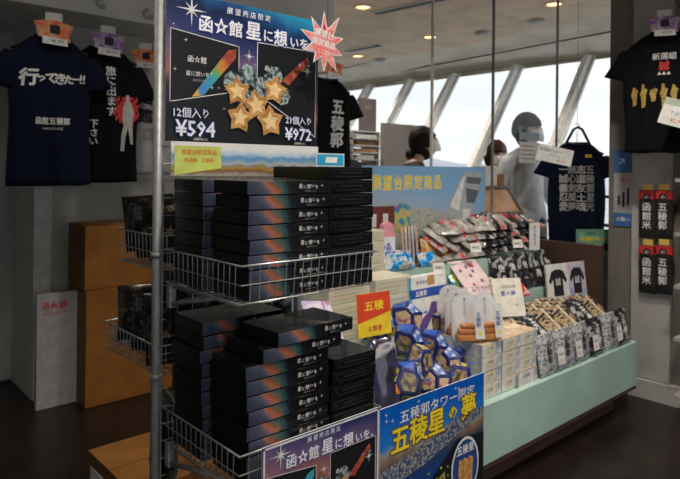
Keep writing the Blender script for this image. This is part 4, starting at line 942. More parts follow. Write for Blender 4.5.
def pr2(b, f):
    b.text('旅に出ます', .02, -.26, 0, .058, ink, .04, yf=f, vert=True, gap=1.0); b.text('下さい', -.07, -.50, 0, .05, ink, .03, yf=f, vert=True, gap=1.0); b.text('・探', -.05, -.18, 0, .03, ink, .03, yf=f, vert=True)
    n = 9
    for r_ in range(12):
        for q in range(12):
            x0, z0 = .03 + q * .014, -.30 - r_ * .014
            if ((x0 - .11) / .075) ** 2 + ((z0 + .37) / .085) ** 2 < 1 - .45 * math.sin(q * 2.3 + r_ * 1.7): b.add([(x, f(x, z) + .0012, z) for x, z in ((x0, z0), (x0 + .0142, z0), (x0 + .0142, z0 + .0142), (x0, z0 + .0142))], [(0, 1, 2, 3)], inkr)
    fig = [(.085, -.60), (.105, -.60), (.11, -.52), (.125, -.46), (.14, -.56), (.155, -.56), (.15, -.44), (.16, -.37), (.145, -.33), (.13, -.31), (.128, -.275), (.112, -.275), (.11, -.31), (.095, -.34), (.09, -.42), (.10, -.45), (.09, -.50)]
    b.add([(x, f(x, z), z) for x, z in fig], [tuple(range(len(fig)))], figm)
p = at(104, 47, V1 + .07); s2 = hang_shirt(shirt('t_shirt', blackc, .40, .78, .18, .06, .012, 2, pr2), p, R(-4), 'black T-shirt with white vertical writing and red patch, second on the left wall'); star_tag(s2, puc, .01)
hanger(p.x, p.y, p.z, R(-4), 'hanger under the black T-shirt with the red patch')
wcl = mat('light_grey_cotton', (.42, .42, .42), .9, scale=30)
def pr3(b, f):
    b.text('函', 0, -.24, 0, .10, inkk, .05, yf=f); b.text('館', 0, -.36, 0, .10, inkk, .05, yf=f); b.text('龍', .03, -.48, 0, .09, inkg, .04, yf=f)
p = at(149, 62, V1 + .08); s3 = hang_shirt(shirt('t_shirt', wcl, .42, .76, .14, .05, .012, 3, pr3), (p.x + .02, p.y + .08, p.z), R(-30), 'light grey T-shirt with black print half hidden behind the rack post', .9); star_tag(s3, orc, .03)
hanger(p.x + .02, p.y + .08, p.z, R(-30), 'hanger under the light grey T-shirt')
for k, (px, py) in enumerate(((50, -6), (101, 3), (148, 14))):
    p = at(px, py, 3.595); b = MB(); b.M = Matrix.Rotation(R(90), 4, 'X'); b.lathe([(.0, 0), (.032, 0), (.034, .006), (.026, .022), (.0, .026)], white, 18); b.M = Matrix()
    b.tube([(0, -.02, 0), (0, -.035, -.03), (0, -.06, -.045), (0, -.075, -.02)], .003, steel, 6)
    tag(b.build('wall_hook', loc=p), 'round white wall hook above the %s' % ['navy T-shirt at the far left', 'black T-shirt with the red patch', 'light grey T-shirt'][k], 'hook')
# black shirt by the starburst
def pr4(b, f): b.text('五稜郭', .05, -.30, 0, .105, ink, .05, yf=f, vert=True, gap=1.02)
p = at(327, 78, 3.10); s4 = hang_shirt(shirt('t_shirt', blackc, .40, .66, .14, .05, .010, 4, pr4), p, R(-5), 'black T-shirt with three white vertical characters hanging behind the big poster'); star_tag(s4, orc, .05, s=.8)
hanger(p.x, p.y, p.z, R(-5), 'hanger under the black T-shirt behind the big poster', .2)
b = MB(); zc = p.z + .2; b.tube([(0, 0, 0), (0, 0, 2.745 - zc)], .002, steel, 5)
tag(b.build('hanging_wire', loc=(p.x, p.y, zc)), 'thin wire holding the black T-shirt behind the big poster', 'wire')
# navy calligraphy shirt at the glass
def pr5(b, f):
    rows = ('一誠義忍愛', '無心剣風夢', '志道友土魂', '五稜郭星光', '花鳥月武士')
    for k, t in enumerate(rows[:4]): b.text(t, -.11 + k * .062, -.33, 0, .066, inkg if k % 2 else mat('pale_grey_ink', (.52, .52, .50), .6), .03, yf=f, vert=True, gap=1.0)
    b.text('函館', .07, -.10, 0, .026, inky, .03, yf=f)
p = Vector((3.42, 2.155, 1.715)); p = at(577, 142, 2.17); s5 = hang_shirt(shirt('t_shirt', navy, .40, .72, .13, .05, .012, 5, pr5), p, R(-44), 'navy T-shirt covered with pale calligraphy hanging before the glass by the right pillar')
hanger(p.x, p.y, p.z, R(-44), 'black hanger with tall hook holding the calligraphy T-shirt', .14)
b = MB(); b.tube([(-.085, 0, -.02), (-.03, 0, .085), (0, 0, .10), (.03, 0, .085), (.085, 0, -.02)], .010, black, 8)
tag(b.build('hanger_handle', loc=(p.x - .012, p.y - .012, p.z + .005), rot=(0, 0, R(-44))), 'thick black triangular loop above the calligraphy T-shirt', 'hanger')
zc = p.z + .105; b = MB(); b.tube([(0, 0, 0), (0, 0, 2.745 - zc)], .0018, steel, 5); tag(b.build('hanging_wire', loc=(p.x, p.y, zc)), 'thin wire from the ceiling holding the calligraphy T-shirt', 'wire')
b = MB(); b.box(-.115, .115, -.002, .002, 0, .105, paper); b.text('新選組Tシャツ', -.03, .075, -.0026, .022, inkk, .0); b.text('S M L LL', 0, .045, -.0026, .022, inkblue, .0); b.text('¥2,700', .05, .02, -.0026, .022, inkr, .01)
b.tube([(-.08, 0, .10), (0, 0, .15), (.08, 0, .10)], .001, inkk, 4)
q = at(553, 163, 2.04); tag(b.build('shirt_label', loc=q, rot=(0, R(12), R(-42))), 'white card hanging from the calligraphy T-shirt at its upper left', 'label card')
# shirt on the right pillar
goldp = multi('gold_print', [(.4, (.30, .20, .04)), (.5, (.55, .38, .08)), (.6, (.35, .24, .05))], scale=40, rough=.5)
def pr6(b, f):
    b.text('新選組', 0, -.155, 0, .043, ink, .02, yf=f); b.text('誠', 0, -.212, 0, .058, inkr, .03, yf=f); b.text('▲▲▲', 0, -.255, 0, .024, ink, .0, yf=f)
    for k in range(7):
        x = -.16 + k * .053; hh = .055 + .02 * math.sin(k * 2.3); zc_ = -.385
        b.add([(X, f(X, Z), Z) for X, Z in ((x - .008, zc_ - hh), (x + .002, zc_ - hh), (x + .012, zc_ - hh * .9), (x + .016, zc_ + .01), (x + .024, zc_ + .035), (x + .008, zc_ + .045), (x + .004, zc_ + hh), (x - .010, zc_ + hh), (x - .010, zc_ + .04), (x - .020, zc_ + .01), (x - .012, zc_ - .01))], [tuple(range(11))], goldp)
p = atu(666, 31, 3.86); s6 = hang_shirt(shirt('t_shirt', blackc, .46, .72, .15, .05, .012, 6, pr6), p, R(-78), 'black T-shirt with gold figures hanging high on the right wall'); star_tag(s6, puc, .02, s=.9)
hanger(p.x, p.y, p.z, R(-78), 'hanger under the gold printed T-shirt', .12)
b = MB(); b.tube([(0, 0, 0), (.0, 0, 0.02)], .004, steel, 6); b.tube([(0, 0, .01), (4.02 - p.x, 0, .05)], .004, steel, 6)
tag(b.build('wall_hook', loc=(p.x, p.y, p.z + .12)), 'steel wall hook holding the gold printed T-shirt', 'hook')
b = MB(); b.box(-.10, .10, -.002, .002, 0, .15, paper); b.flat([(-.1, .11), (.1, .11), (.1, .15), (-.1, .15)], -.0026, mat('pale_green_ink', (.45, .55, .42))); b.text('Tシャツ', 0, .07, -.0026, .03, inkblue, .01); b.text('¥2,900', 0, .03, -.0026, .03, inkr, .01)
q = atu(676, 127, 3.70); tag(b.build('shirt_label', loc=q, rot=(0, R(18), R(-78))), 'white and green card hanging on the gold printed T-shirt', 'label card')

# ================================================================ right wall goods
U = 4.018
b = MB(); b.M = Matrix.Rotation(R(-90), 4, 'Z'); zt = 1.54; 
pst = thing('wall_notice', 'tall blue and grey notice with pictograms on the dark pillar', 'notice', atu(623, 226, 4.045))
hh_ = atu(623, 150, 4.045).z - pst.location.z; ww_ = .062
b = MB(); b.M = Matrix.Rotation(R(-90), 4, 'Z'); b.box(-ww_, ww_, -.003, .003, 0, hh_, mat('grey_notice', (.42, .42, .44), .5))
b.flat([(-ww_, hh_ * .70), (ww_, hh_ * .70), (ww_, hh_), (-ww_, hh_)], -.0036, mat('notice_blue', (.04, .16, .42), .5)); b.flat([(-ww_, 0), (ww_, 0), (ww_, hh_ * .17), (-ww_, hh_ * .17)], -.0036, MATS['notice_blue'])
for k in range(3): b.box(-.035 + k * .03, -.02 + k * .03, -.0045, -.0037, hh_ * (.28 - .03 * (k % 2)), hh_ * (.40 + .05 * k), inkk)
b.text('ご案内', 0, hh_ * .60, -.0040, .028, inkr, .01); b.text('↗', -.01, hh_ * .85, -.0040, .06, inkb, .03); b.text('お願い', 0, hh_ * .09, -.0040, .03, inkb, .01)
b.build('notice_board', pst)
pouchk = mat('black_pouch_cloth', (.012, .012, .014), .6, scale=40); pouchr = mat('red_pouch_top', (.50, .03, .03), .5)
ocr = mat('yellow_header_card', (.72, .52, .12), .5)
qsh = atu(674, 250, 3.78).y
names = [('函館米', 655, 'upper left'), ('五稜郭', 672, 'upper right')]
hk0 = None
for r_ in range(2):
    for c_ in range(2):
        px = [648, 664][c_]; py = [190, 245][r_]; q = atu(px, py, 3.985)
        t = thing('hanging_pouch', 'black pouch with red top on the right wall, %s of four' % (['upper', 'lower'][r_] + ' ' + ['left', 'right'][c_]), 'pouch', q, (0, 0, R(-90)), 'black red-topped pouches on the right wall')
        b = MB(); b.pillow(.105, .30, .03, pouchk, seed=60 + c_ + 2 * r_); b.M = Matrix.Translation((0, 0, -.30))
        b2 = MB(); b2.M = Matrix.Translation((0, 0, -.30)); b2.pillow(.105, .30, .03, pouchk, seed=60 + c_); b2.text('函館米' if c_ == 0 else '五稜郭', 0, .14, -.019, .055, ink, .03, vert=True); b2.build('pouch_body', t); b.bm.free()
        b = MB(); b.M = Matrix.Translation((0, 0, -.055)); b.prism([(-.054, 0), (.054, 0), (.05, .05), (-.05, .05)], -.017, .012, pouchr); b.disc(0, .012, -.0175, .022, pouchk, 14); b.text('の', 0, .012, -.018, .03, ink, .02); b.build('pouch_top', t)
        b = MB(); b.box(-.03, .03, -.001, .001, .0, .035, ocr); b.tube([(0, 0, .03), (0, .03, .045)], .002, steel, 5); b.build('header_card', t)
qy0, qy1 = atu(671, 250, 4.03).y, .9
sh = thing('wall_shelf', 'shelf unit with pale boards at the right edge beside the white wall panel', 'shelf', (4.0, qsh - .15, 0))
for z in (.12, .45, .75, 1.05, 1.36):
    b = MB(); b.box(3.78, 4.045, .4, qsh, z, z + .02, mat('pale_shelf_board', (.34, .33, .33), .5)); b.build('shelf_board', sh, (-4.0, -(qsh - .15), 0))
b = MB(); b.box(4.02, 4.045, qsh + .001, qsh + .02, .116, 1.38, pan); b.build('side_panel', sh, (-4.0, -(qsh - .15), 0))
cl = [('pale_blue_tub', (.30, .48, .55)), ('pink_packet', (.70, .20, .35)), ('green_packet', (.10, .40, .15)), ('red_packet', (.6, .05, .04)), ('white_packet', (.6, .6, .58)), ('tan_packet', (.45, .32, .2)), ('dark_packet', (.05, .04, .05))]
for k, (ci, z, dy) in enumerate(((0, .47, .06), (0, .77, .07), (6, .47, .2), (4, .77, .2), (1, 1.07, .06), (2, 1.07, .18), (4, .14, .08), (3, 1.07, .3), (0, .14, .22))):
    n_, cc = cl[ci]; m = mat(n_, cc, .4, scale=14); y0 = qsh - dy - .02
    b = MB(); b.box(-.045, .045, -.05, .05, .0215, .15 + .04 * (k % 3), m, .006); b.box(-.0455, -.0451, -.035, .035, .05, .10, paper)
    tag(b.build('shelf_packet', loc=(3.86, y0, z - .02 + .0)), '%s on the right-edge shelf, %s board, %s' % (n_.replace('_', ' '), {.14: 'lowest', .47: 'second', .77: 'third', 1.07: 'fourth', 1.52: 'fifth'}[z], {.06: 'next to the panel', .07: 'next to the panel', .08: 'next to the panel', .2: 'second along', .18: 'second along', .22: 'second along', .3: 'third along'}[dy]), 'packet')

# ================================================================ left corner: cartons and board
lx0 = 1.294; bv = 3.652
def cardbox(name, x0, x1, y0, y1, z0, z1, label, flap=True):
    t = thing(name, label, 'box', ((x0 + x1) / 2, (y0 + y1) / 2, z0)); o = (-(x0 + x1) / 2, -(y0 + y1) / 2, -z0)
    b = MB(); b.box(x0, x1, y0, y1, z0 + .001, z1 - .004, card, .004, mats={'-x': card2}); b.build('carton_body', t, o)  # whole left side in a darker brown than the rest
    b = MB(); ym = (y0 + y1) / 2; b.box(x0, x1, y0, ym - .002, z1 - .0035, z1, card); b.build('lid_flap', t, o)
    b = MB(); b.box(x0, x1, ym + .002, y1, z1 - .0035, z1, card); b.build('lid_flap', t, o)
    return t, o
z1_ = at(87, 291, bv).z; z2_ = at(88, 226, bv).z
cardbox('cardboard_box', lx0, 1.86, bv, 3.95, 0, z1_, 'tall brown cardboard box at the bottom of the pair against the left wall')
cardbox('cardboard_box', lx0 - .005, 1.84, bv + .01, 3.95, z1_ + .001, z2_, 'brown cardboard box stacked on top of the pair against the left wall')
q = atz(88, 450, .33)
t, o = cardbox('cardboard_box', q.x, q.x + .60, q.y - .42, q.y, 0, .33, 'brown cardboard box on the floor under the wire rack')
b = MB(); b.box(q.x - .002, q.x + .0005, q.y - .16, q.y - .03, .15, .28, paper); b.build('white_label', t, o)
e0 = at(37, 300, 3.80); e1 = at(80, 300, 3.80); eh = at(40, 295, 3.80).z
b = MB(); b.box(0, e1.x - e0.x, 0, .04, 0, eh, mat('white_cabinet', (.46, .45, .45), .45), .004); b.text('消火器', (e1.x - e0.x) * .40, eh - .07, -.001, .05, inkr, .02); b.text('Fire Extinguisher', (e1.x - e0.x) * .42, eh - .115, -.001, .020, inkr, 0)
tag(b.build('extinguisher_panel', loc=(e0.x, 3.80, 0)), 'white floor-standing fire extinguisher panel with red characters by the left wall', 'panel')

# ================================================================ things in the rear baskets
dark = [multi('dark_glint_film', [(.42, (.010, .009, .010)), (.56, (.02, .018, .016)), (.63, (.16, .11, .07)), (.68, (.015, .015, .015))], scale=30, rough=.25, coat=.5),
        multi('dark_grey_film', [(.42, (.012, .012, .014)), (.58, (.035, .035, .04)), (.68, (.20, .20, .22))], scale=22, rough=.22, coat=.6)]
rd = random.Random(21)
def dpack(k, w_=.15, h_=.17):
    b = MB(); b.pillow(w_, h_, .05, dark[k], seed=70 + k); b.star(0, h_ * .55, -.034, .02, mat('gold_ink', (.45, .33, .15), .5)); return tag(b.build('dark_snack_pack'), '', 'snack pack')
dp = [dpack(0), dpack(1)]
spots = []
for lvl, (z, yb) in enumerate(((1.135, vbk), (.845, vbk2))):
    for r_ in range(3):
        for c_ in range(4):
            spots.append((.83 + c_ * .115, 1.65 + r_ * (yb - 1.70) / 2.6, z + .004 + (.012 * r_ if 1 else 0), lvl, r_, c_))
for x, y, z, lvl, r_, c_ in spots:
    place(dp[(r_ + c_) % 2], FIRST, (x, y, z), (R(rd.uniform(-10, 22)), R(rd.uniform(-6, 6)), R(-60) + rd.uniform(-.5, .5)), 'dark glossy snack pack in the %s rear basket, %s row, %s from the post' % (['upper', 'lower'][lvl], ['front', 'middle', 'rear'][r_], ['first', 'second', 'third', 'fourth'][c_]), 'dark packs in the rear baskets')
q = atu(108, 352, .73); b = MB(); b.pillow(.10, .07, .03, mat('white_folded_cloth', (.55, .53, .50), .7), seed=9)
tag(b.build('folded_cloth', loc=(.80, vbk2 - .03, .845), rot=(R(-15), 0, R(-90))), 'small white folded cloth at the outer end of the lower rear basket', 'cloth')
# dark packs under the upper front basket, hung on the mesh
for k in range(6):
    x = .76 + (k % 3) * .0; 
    place(dp[k % 2], FIRST, (.80 + (k % 2) * .004, 1.64 + .001 * k, .96 - k * .12 + .0), (R(-3), 0, R(-90 + rd.uniform(-20, 20))), 'dark shiny packet hanging behind the wire mesh near the post, %s from the top' % ['first', 'second', 'third', 'fourth', 'fifth', 'sixth'][k], 'dark packets behind the mesh') if k in (0, 3, 4) else None

# ================================================================ back office behind the glass
wood = mat('tray_wood', (.42, .22, .10), .55, col2=(.30, .15, .07), scale=8, stretch=(1, 12, 1))
shw = mat('white_shelf', (.62, .60, .56), .5)
def bx(name, x0, x1, y0, y1, z0, z1, m, label, cat, bev=.003):
    b = MB(); b.box(0, x1 - x0, 0, y1 - y0, 0, z1 - z0, m, bev); return tag(b.build(name, loc=(x0, y0, z0)), label, cat)
# work counter behind the sign
cnt = thing('work_counter', 'mint service counter behind the glass with trays and boxes on it', 'counter', (3.0, 2.9, 0))
b = MB(); b.box(2.6, 3.98, 2.43, 2.47, 0, 1.04, mint); b.box(2.6, 3.98, 2.47, 2.78, 0, 1.0, mint); b.build('counter_body', cnt, (-3.0, -2.9, 0))
b = MB(); b.box(2.58, 4.0, 2.43, 2.80, 1.041, 1.075, white); b.build('counter_top', cnt, (-3.0, -2.9, 0))
q = at(486, 199, 2.47); q2 = at(523, 199, 2.47)
t = thing('wooden_tray', 'open wooden tray with dark frame propped up on the mint counter', 'tray', (q.x, 2.47, 1.10)); wd_ = q2.x - q.x
b = MB(); b.box(.02, wd_ - .02, 0, .012, .02, .22, wood); b.build('tray_board', t, rot=(R(-35), 0, 0))
b = MB(); 
for (a0, a1, c0, c1) in ((0, wd_, 0, .02), (0, wd_, .22, .24), (0, .02, .02, .22), (wd_ - .02, wd_, .02, .22)): b.box(a0, a1, -.012, .02, c0, c1, brown)
b.build('tray_frame', t, rot=(R(-35), 0, 0))
for k, (a0, a1, yt, v, m, lb_) in enumerate(((484, 497, 160, 2.66, cpaper, 'ivory carton on the mint counter left of the wooden tray'), (498, 512, 168, 2.68, card, 'small brown carton on the mint counter behind the wooden tray'), (511, 520, 158, 2.66, shw, 'white carton on the mint counter right of the wooden tray'), (520, 525, 172, 2.64, brown, 'dark carton on the mint counter beside the calligraphy shirt'))):
    x0, x1 = at(a0, 190, v).x, at(a1, 190, v).x; bx('storage_carton', x0, x1, v, v + .10, 1.077, at((a0 + a1) / 2, yt + 6, v).z, m, lb_, 'carton')
# shelf with papers and picture
x0, x1 = at(354, 150, 3.9).x, at(381, 150, 3.9).x
t = thing('paper_rack', 'white tiered paper rack behind the counter at the left of the clerk', 'rack', (x0, 3.9, 0)); zt = at(367, 131, 3.9).z; wd_ = x1 - x0
for k in range(7):
    b = MB(); z = zt - k * .062; b.box(0, wd_, 0, .26, z - .012, z, shw); b.build('rack_board', t)
for sx_ in (0, wd_ - .012): b = MB(); b.box(sx_, sx_ + .012, .02, .25, 0, zt - .0125, shw); b.build('side_panel', t)
for k in range(6):
    z = zt - (k + 1) * .062; m = (paper, card2, wood, shw, brown, wood)[k]
    bx('paper_pile', x0 + .03, x0 + wd_ - .05 - .03 * (k % 2), 3.905, 4.08, z + .001, z + .03 + .008 * (k % 2), m, 'pile of %s papers in the white tiered rack, %s tier from the top' % (['white', 'brown', 'tan', 'pale', 'dark', 'orange-brown'][k], ['first', 'second', 'third', 'fourth', 'fifth', 'sixth'][k]), 'papers')
g1, g2 = at(360, 131, 3.98), at(376, 131, 3.98); b = MB(); b.box(0, g2.x - g1.x, 0, .02, 0, .30, mat('taupe_sign_board', (.13, .10, .10), .5)); b.text('MENU' if False else '案内', (g2.x - g1.x) / 2, .22, -.001, .045, mat('dull_pink_ink', (.45, .25, .22), .6), .01)
tag(b.build('standing_board', loc=(g1.x, 3.98, zt + .001)), 'taupe upright board standing on the white tiered rack', 'sign')
g1, g2 = at(383, 160, 4.0), at(420, 160, 4.0); zt2 = at(400, 124, 4.0).z
t = thing('monitor', 'back of a grey-brown monitor behind the clerk', 'monitor', ((g1.x + g2.x) / 2, 4.0, .93)); W2 = (g2.x - g1.x)
b = MB(); b.box(-W2 / 2, W2 / 2, 0, .04, .15, zt2 - .93, mat('taupe_monitor', (.24, .20, .17), .5), .006); b.build('display_panel', t)
b = MB(); b.tube([(0, .02, .02), (0, .02, .2)], .02, black, 10); b.box(-.12, .12, -.08, .12, 0, .02, black, .004); b.build('stand', t)
dk = thing('office_desk', 'dark desk behind the glass carrying the monitor', 'desk', (3.0, 4.0, 0))
b = MB(); b.box(x1 + .03, x1 + 1.1, 3.72, 4.35, .89, .929, brown); b.build('desk_top', dk, (-3.0, -4.0, 0))
for (a_, c_) in ((x1 + .05, 3.75), (x1 + 1.04, 3.75), (x1 + .05, 4.3), (x1 + 1.04, 4.3)): b = MB(); b.box(a_, a_ + .04, c_, c_ + .04, 0, .889, brown); b.build('leg', dk, (-3.0, -4.0, 0))
for k, (px, w_, h_, m, lb_) in enumerate(((424, .10, .20, shw, 'white file box on the desk right of the clerk'), (431, .08, .14, steel, 'small metal cup box on the desk beside the glass joint'), (388, .12, .18, wood, 'orange-brown box on the desk left of the clerk'), (438, .08, .16, card2, 'brown file box on the desk right of the glass joint'))):
    x = at(px, 160, 3.80).x; bx('file_box', x, x + w_, 3.78, 3.90, .931, 1.20 + h_, m, lb_, 'box')
# chair back shape left
x = at(349, 160, 3.88).x - .02
t = thing('office_chair', 'black office chair back beside the small cyan card', 'chair', (x - .06, 3.80, 0))
b = MB(); b.M = Matrix.Translation((0, 0, 1.0)); b.prism([(-.2, 0), (.2, 0), (.22, .3), (.17, .46), (0, .50), (-.17, .46), (-.22, .3)], -.03, .03, black); b.build('backrest', t)
b = MB(); b.box(-.23, .23, -.40, -.02, .55, .63, black, .02); b.build('seat', t)
b = MB(); b.tube([(0, -.2, .06), (0, -.2, .55)], .03, steel, 10); b.tube([(0, -.03, .6), (0, .0, 1.05)], .02, black, 8); b.build('gas_post', t)
for k in range(5): a = 6.2832 * k / 5; b = MB(); b.tube([(0, -.2, .09), (math.cos(a) * .28, -.2 + math.sin(a) * .28, .05)], [.025, .015], black, 8); b.lathe([(.0, 0), (.025, 0.0), (.025, .045), (0, .045)], black, 10, c=(math.cos(a) * .28, -.2 + math.sin(a) * .28, 0)); b.build('leg', t)

# ================================================================ people
skin = mat('skin', (.60, .38, .27), .55, col2=(.55, .34, .24), scale=12)
def person(loc, rz, H, top, hair, label, bun=False, cap=0, lean=0.0, turn=0.0, nod=0.0, sit=False, longhair=False):
    """continuous skinned body: trunk, limbs and hands, with a modelled head; faces -y"""
    k = H / 1.72; t = thing('person', label, 'person', loc, (0, 0, rz))
    J = {}; E_ = []; rad = []; P = []
    def j(n, x, y, z, r, par=None):
        y2 = y - lean * max(0, z - .95); P.append(Vector((x, y2, z)) * k); rad.append(r * k); J[n] = len(P) - 1
        if par is not None: E_.append((J[par], J[n]))
    j('pel', 0, 0, .95, .14); j('waist', 0, 0, 1.10, .125, 'pel'); j('chest', 0, .01, 1.28, .14, 'waist'); j('nb', 0, .015, 1.41, .085, 'chest'); j('neck', 0, 0, 1.47, .05, 'nb'); j('skull', 0, -.01, 1.54, .05, 'neck')
    for s_, n in ((-1, 'L'), (1, 'R')):
        j('sh' + n, s_ * .165, .015, 1.375, .062, 'nb'); j('ua' + n, s_ * .215, .02, 1.25, .050, 'sh' + n); j('el' + n, s_ * .235, .01, 1.10, .040, 'ua' + n); j('fa' + n, s_ * .215, -.10, 1.0, .034, 'el' + n); j('wr' + n, s_ * .19, -.20, .96, .025, 'fa' + n); j('pm' + n, s_ * .18, -.27, .95, .030, 'wr' + n)
        j('hp' + n, s_ * .095, 0, .88, .095, 'pel'); j('th' + n, s_ * .10, 0, .70, .080, 'hp' + n); j('kn' + n, s_ * .10, -.01, .48, .056, 'th' + n); j('cf' + n, s_ * .10, .02, .32, .052, 'kn' + n); j('an' + n, s_ * .10, .02, .09, .036, 'cf' + n); j('ft' + n, s_ * .11, -.10, .045, .036, 'an' + n); j('to' + n, s_ * .115, -.17, .035, .028, 'ft' + n)
    me = bpy.data.meshes.new('body'); me.from_pydata(P, E_, []); o = bpy.data.objects.new('body', me); C.objects.link(o)
    sk = o.modifiers.new('s', 'SKIN'); su = o.modifiers.new('u', 'SUBSURF'); su.levels = su.render_levels = 1
    for i, v in enumerate(me.skin_vertices[0].data): v.radius = (rad[i] * (1.15 if i in (J['pel'], J['waist'], J['chest']) else 1), rad[i] * (.82 if i in (J['pel'], J['waist'], J['chest']) else 1)); v.use_root = (i == 0)
    bpy.context.view_layer.update(); m2 = bpy.data.meshes.new_from_object(o.evaluated_get(bpy.context.evaluated_depsgraph_get()))
    bpy.data.objects.remove(o); pants = mat('dark_trousers', (.02, .02, .025), .8); m2.materials.clear()
    for m in (skin, top, pants, black): m2.materials.append(m)
    for f in m2.polygons:
        z = f.center.z / k; f.use_smooth = True; ax = abs(f.center.x) / k; yy = f.center.y / k + lean * max(0, z - .95)
        f.material_index = 3 if z < .085 else 2 if (z < .93 and ax < .17) else 0 if (z > 1.455 or yy < -.185) else 1
    bo = bpy.data.objects.new('body', m2); C.objects.link(bo); bo.parent = t
    # fingers
    for s_ in (-1, 1):
        for q in range(5):
            b = MB(); bx_, by_, bz_ = s_ * .18 * k, -.27 * k, .95 * k; by_ -= 0; sp = (q - 1.5) * .017 * k
            yl = -lean * max(0, .95 - .95) 
            if q < 4:
                ln = (.055, .065, .06, .048)[q] * k; b.tube([(bx_ + sp, by_ - .01, bz_), (bx_ + sp * 1.1, by_ - .035 * k - ln * .4, bz_ - .004), (bx_ + sp * 1.12, by_ - .03 * k - ln * .8, bz_ - .018), (bx_ + sp * 1.1, by_ - .03 * k - ln, bz_ - .036)], [.0095 * k, .009 * k, .008 * k, .006 * k], skin, 8)
            else: b.tube([(bx_ - s_ * .02, by_ + .02, bz_), (bx_ - s_ * .045 * k, by_ - .01, bz_ - .01), (bx_ - s_ * .05 * k, by_ - .045 * k, bz_ - .018)], [.012 * k, .0105 * k, .008 * k], skin, 8)
            b.build('finger', bo)
    # head
    hz_ = 1.60 * k; hc = Vector((0, -.012 - lean * .65 * k, hz_)); HM = Matrix.Translation(hc) @ Matrix.Rotation(turn, 4, 'Z') @ Matrix.Rotation(nod, 4, 'X') @ Matrix.Scale(k, 4)
    def ell(fn, n=24, m_=18):
        vs = []; fs = []
        for i in range(m_ + 1):
            th_ = math.pi * i / m_
            for q in range(n):
                a = 6.2832 * q / n; vs.append(fn(Vector((math.sin(th_) * math.cos(a), math.sin(th_) * math.sin(a), math.cos(th_)))))
        for i in range(m_):
            for q in range(n): fs.append((i * n + q, (i + 1) * n + q, (i + 1) * n + (q + 1) % n, i * n + (q + 1) % n))
        return vs, fs
    def hf(d):
        x, y, z = d.x * .075, d.y * .095, d.z * .112
        if d.z < 0: x *= 1 - .28 * (-d.z) ** 1.5; y = y * (1 - .10 * -d.z) - .012 * -d.z
        if d.y < -.55: 
            nz_ = math.exp(-((d.x / .16) ** 2 + ((d.z + .12) / .20) ** 2)); y -= .020 * nz_; y += .006 * math.exp(-(((abs(d.x) - .33) / .14) ** 2 + ((d.z - .08) / .12) ** 2))
        return (x, y, z)
    b = MB(); b.M = HM; v_, f_ = ell(hf); b.add(v_, f_, skin, smooth=True); hd = b.build('head', t, recalc=True)
    for s_ in (-1, 1):
        b = MB(); b.M = HM; v_, f_ = ell(lambda d: (s_ * .075 + d.x * .010, .01 + d.y * .018, -.005 + d.z * .032), 10, 8); b.add(v_, f_, skin, smooth=True); b.build('ear', hd)
        b = MB(); b.M = HM; v_, f_ = ell(lambda d: (s_ * .030 + d.x * .012, -.086 + d.y * .006, .008 + d.z * .006), 10, 8); b.add(v_, f_, inkk, smooth=True); b.build('eye', hd)
    b = MB(); b.M = HM; v_, f_ = ell(lambda d: (d.x * .026, -.092 + d.y * .006, -.055 + d.z * .007), 12, 8); b.add(v_, f_, mat('lips', (.45, .18, .15), .5), smooth=True); b.build('mouth', hd)
    def hr(d):
        g = 1.16 + .03 * math.sin(d.x * 17 + d.z * 5) + .02 * math.sin(d.y * 23 + d.x * 9); x, y, z = d.x * .075 * g, d.y * .095 * g, d.z * .112 * g
        lim = .12 if d.y < -.45 else (-.75 if longhair and d.y > -.1 else -.35)
        if d.z < lim: q = .78; x *= q; y = y * q + .012; 
        if longhair and d.z < -.1 and d.y > -.2: x *= 1.25; z *= 1.3; y *= 1.1
        return (x, y + .006, z + .006)
    b = MB(); b.M = HM; v_, f_ = ell(hr, 30, 24); b.add(v_, f_, hair, smooth=True)
    if bun: v_, f_ = ell(lambda d: (d.x * .045, .125 + d.y * .04, -.055 + d.z * .045), 14, 10); b.add(v_, f_, hair, smooth=True)
    b.build('hair', t, recalc=True)
    # face mask
    b = MB(); b.M = HM; vs = []; fs = []; n = 10
    for i in range(n + 1):
        for q in range(7):
            a = lerp(-1.15, 1.15, i / n); zz = lerp(-.095, -.002, q / 6); bul = .010 * math.sin(math.pi * q / 6)
            vs.append((math.sin(a) * .070, -math.cos(a) * (.098 + bul) - .006, zz * (1 - .15 * abs(a)) - .004))
    for i in range(n):
        for q in range(6): fs.append((i * 7 + q, (i + 1) * 7 + q, (i + 1) * 7 + q + 1, i * 7 + q + 1))
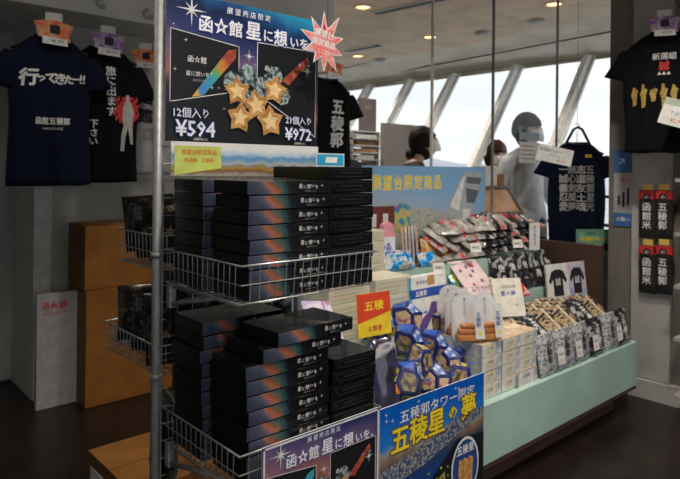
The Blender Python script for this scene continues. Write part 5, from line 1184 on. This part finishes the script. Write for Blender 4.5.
    b.add(vs, fs, mat('white_mask', (.72, .74, .76), .7), smooth=True); b.build('face_mask', hd)
    # collar
    b = MB(); b.lathe([(.070 * k, -.02 * k), (.056 * k, .022 * k), (.052 * k, .02 * k), (.062 * k, -.02 * k)], paper, 20, c=(0, .004 - lean * .47 * k, 1.445 * k)); b.build('shirt_collar', t)
    return t
hairb, hairc = mat('dark_brown_hair', (.018, .010, .008), .6, scale=60, stretch=(1, 1, .2), spec=.2), mat('brown_hair', (.035, .011, .006), .8, scale=60, stretch=(1, 1, .2), spec=.05)
q = at(401, 150, 3.22)
person((q.x + .0, 3.22, 0), R(48), 1.74, mat('black_jacket', (.012, .012, .015), .8), hairb, 'person in black jacket with tied dark hair bending behind the blue sign', bun=True, lean=.25, nod=R(-18))
q = at(529, 120, 2.62)  # next two figures stand in for faint, reflection-like heads in the glass
person((q.x, 2.64, 0), R(-15), 1.86, mat('grey_white_top', (.62, .64, .66), .8), mat('deep_brown_hair', (.010, .004, .003), .8, scale=60, spec=.05), 'stand-in for a reflection-like head with short brown hair and mask, left of the hanger', nod=R(-6), turn=R(25))
q = at(498, 155, 3.0)
person((q.x, 3.02, 0), R(-20), 1.66, mat('dark_top', (.06, .05, .06), .8), hairc, 'stand-in for a reflection-like head with longer brown hair, further back, lower than the other', longhair=True, turn=R(-15))
# sheet held up on the glass in front of the stand-in figure
b = MB(); b.M = Matrix.Scale(1.35, 4); b.box(-.10, .10, -.002, .002, 0, .20, acry); b.flat([(-.095, .13), (.095, .13), (.095, .17), (-.095, .17)], -.0025, mat('grey_blue_ink', (.30, .38, .42), .5)); b.flat([(-.095, .01), (.095, .01), (.095, .12), (-.095, .12)], -.0025, paper)
for k in range(4): b.flat([(-.08, .03 + k * .022), (.05, .03 + k * .022), (.05, .036 + k * .022), (-.08, .036 + k * .022)], -.003, mat('dull_pink_ink', (.45, .25, .22)))
q = at(529, 165, 2.372); tag(b.build('notice_sheet', loc=(q.x, 2.374, q.z)), 'translucent sheet with grey-blue band fixed on the glass left of the hanger', 'notice')
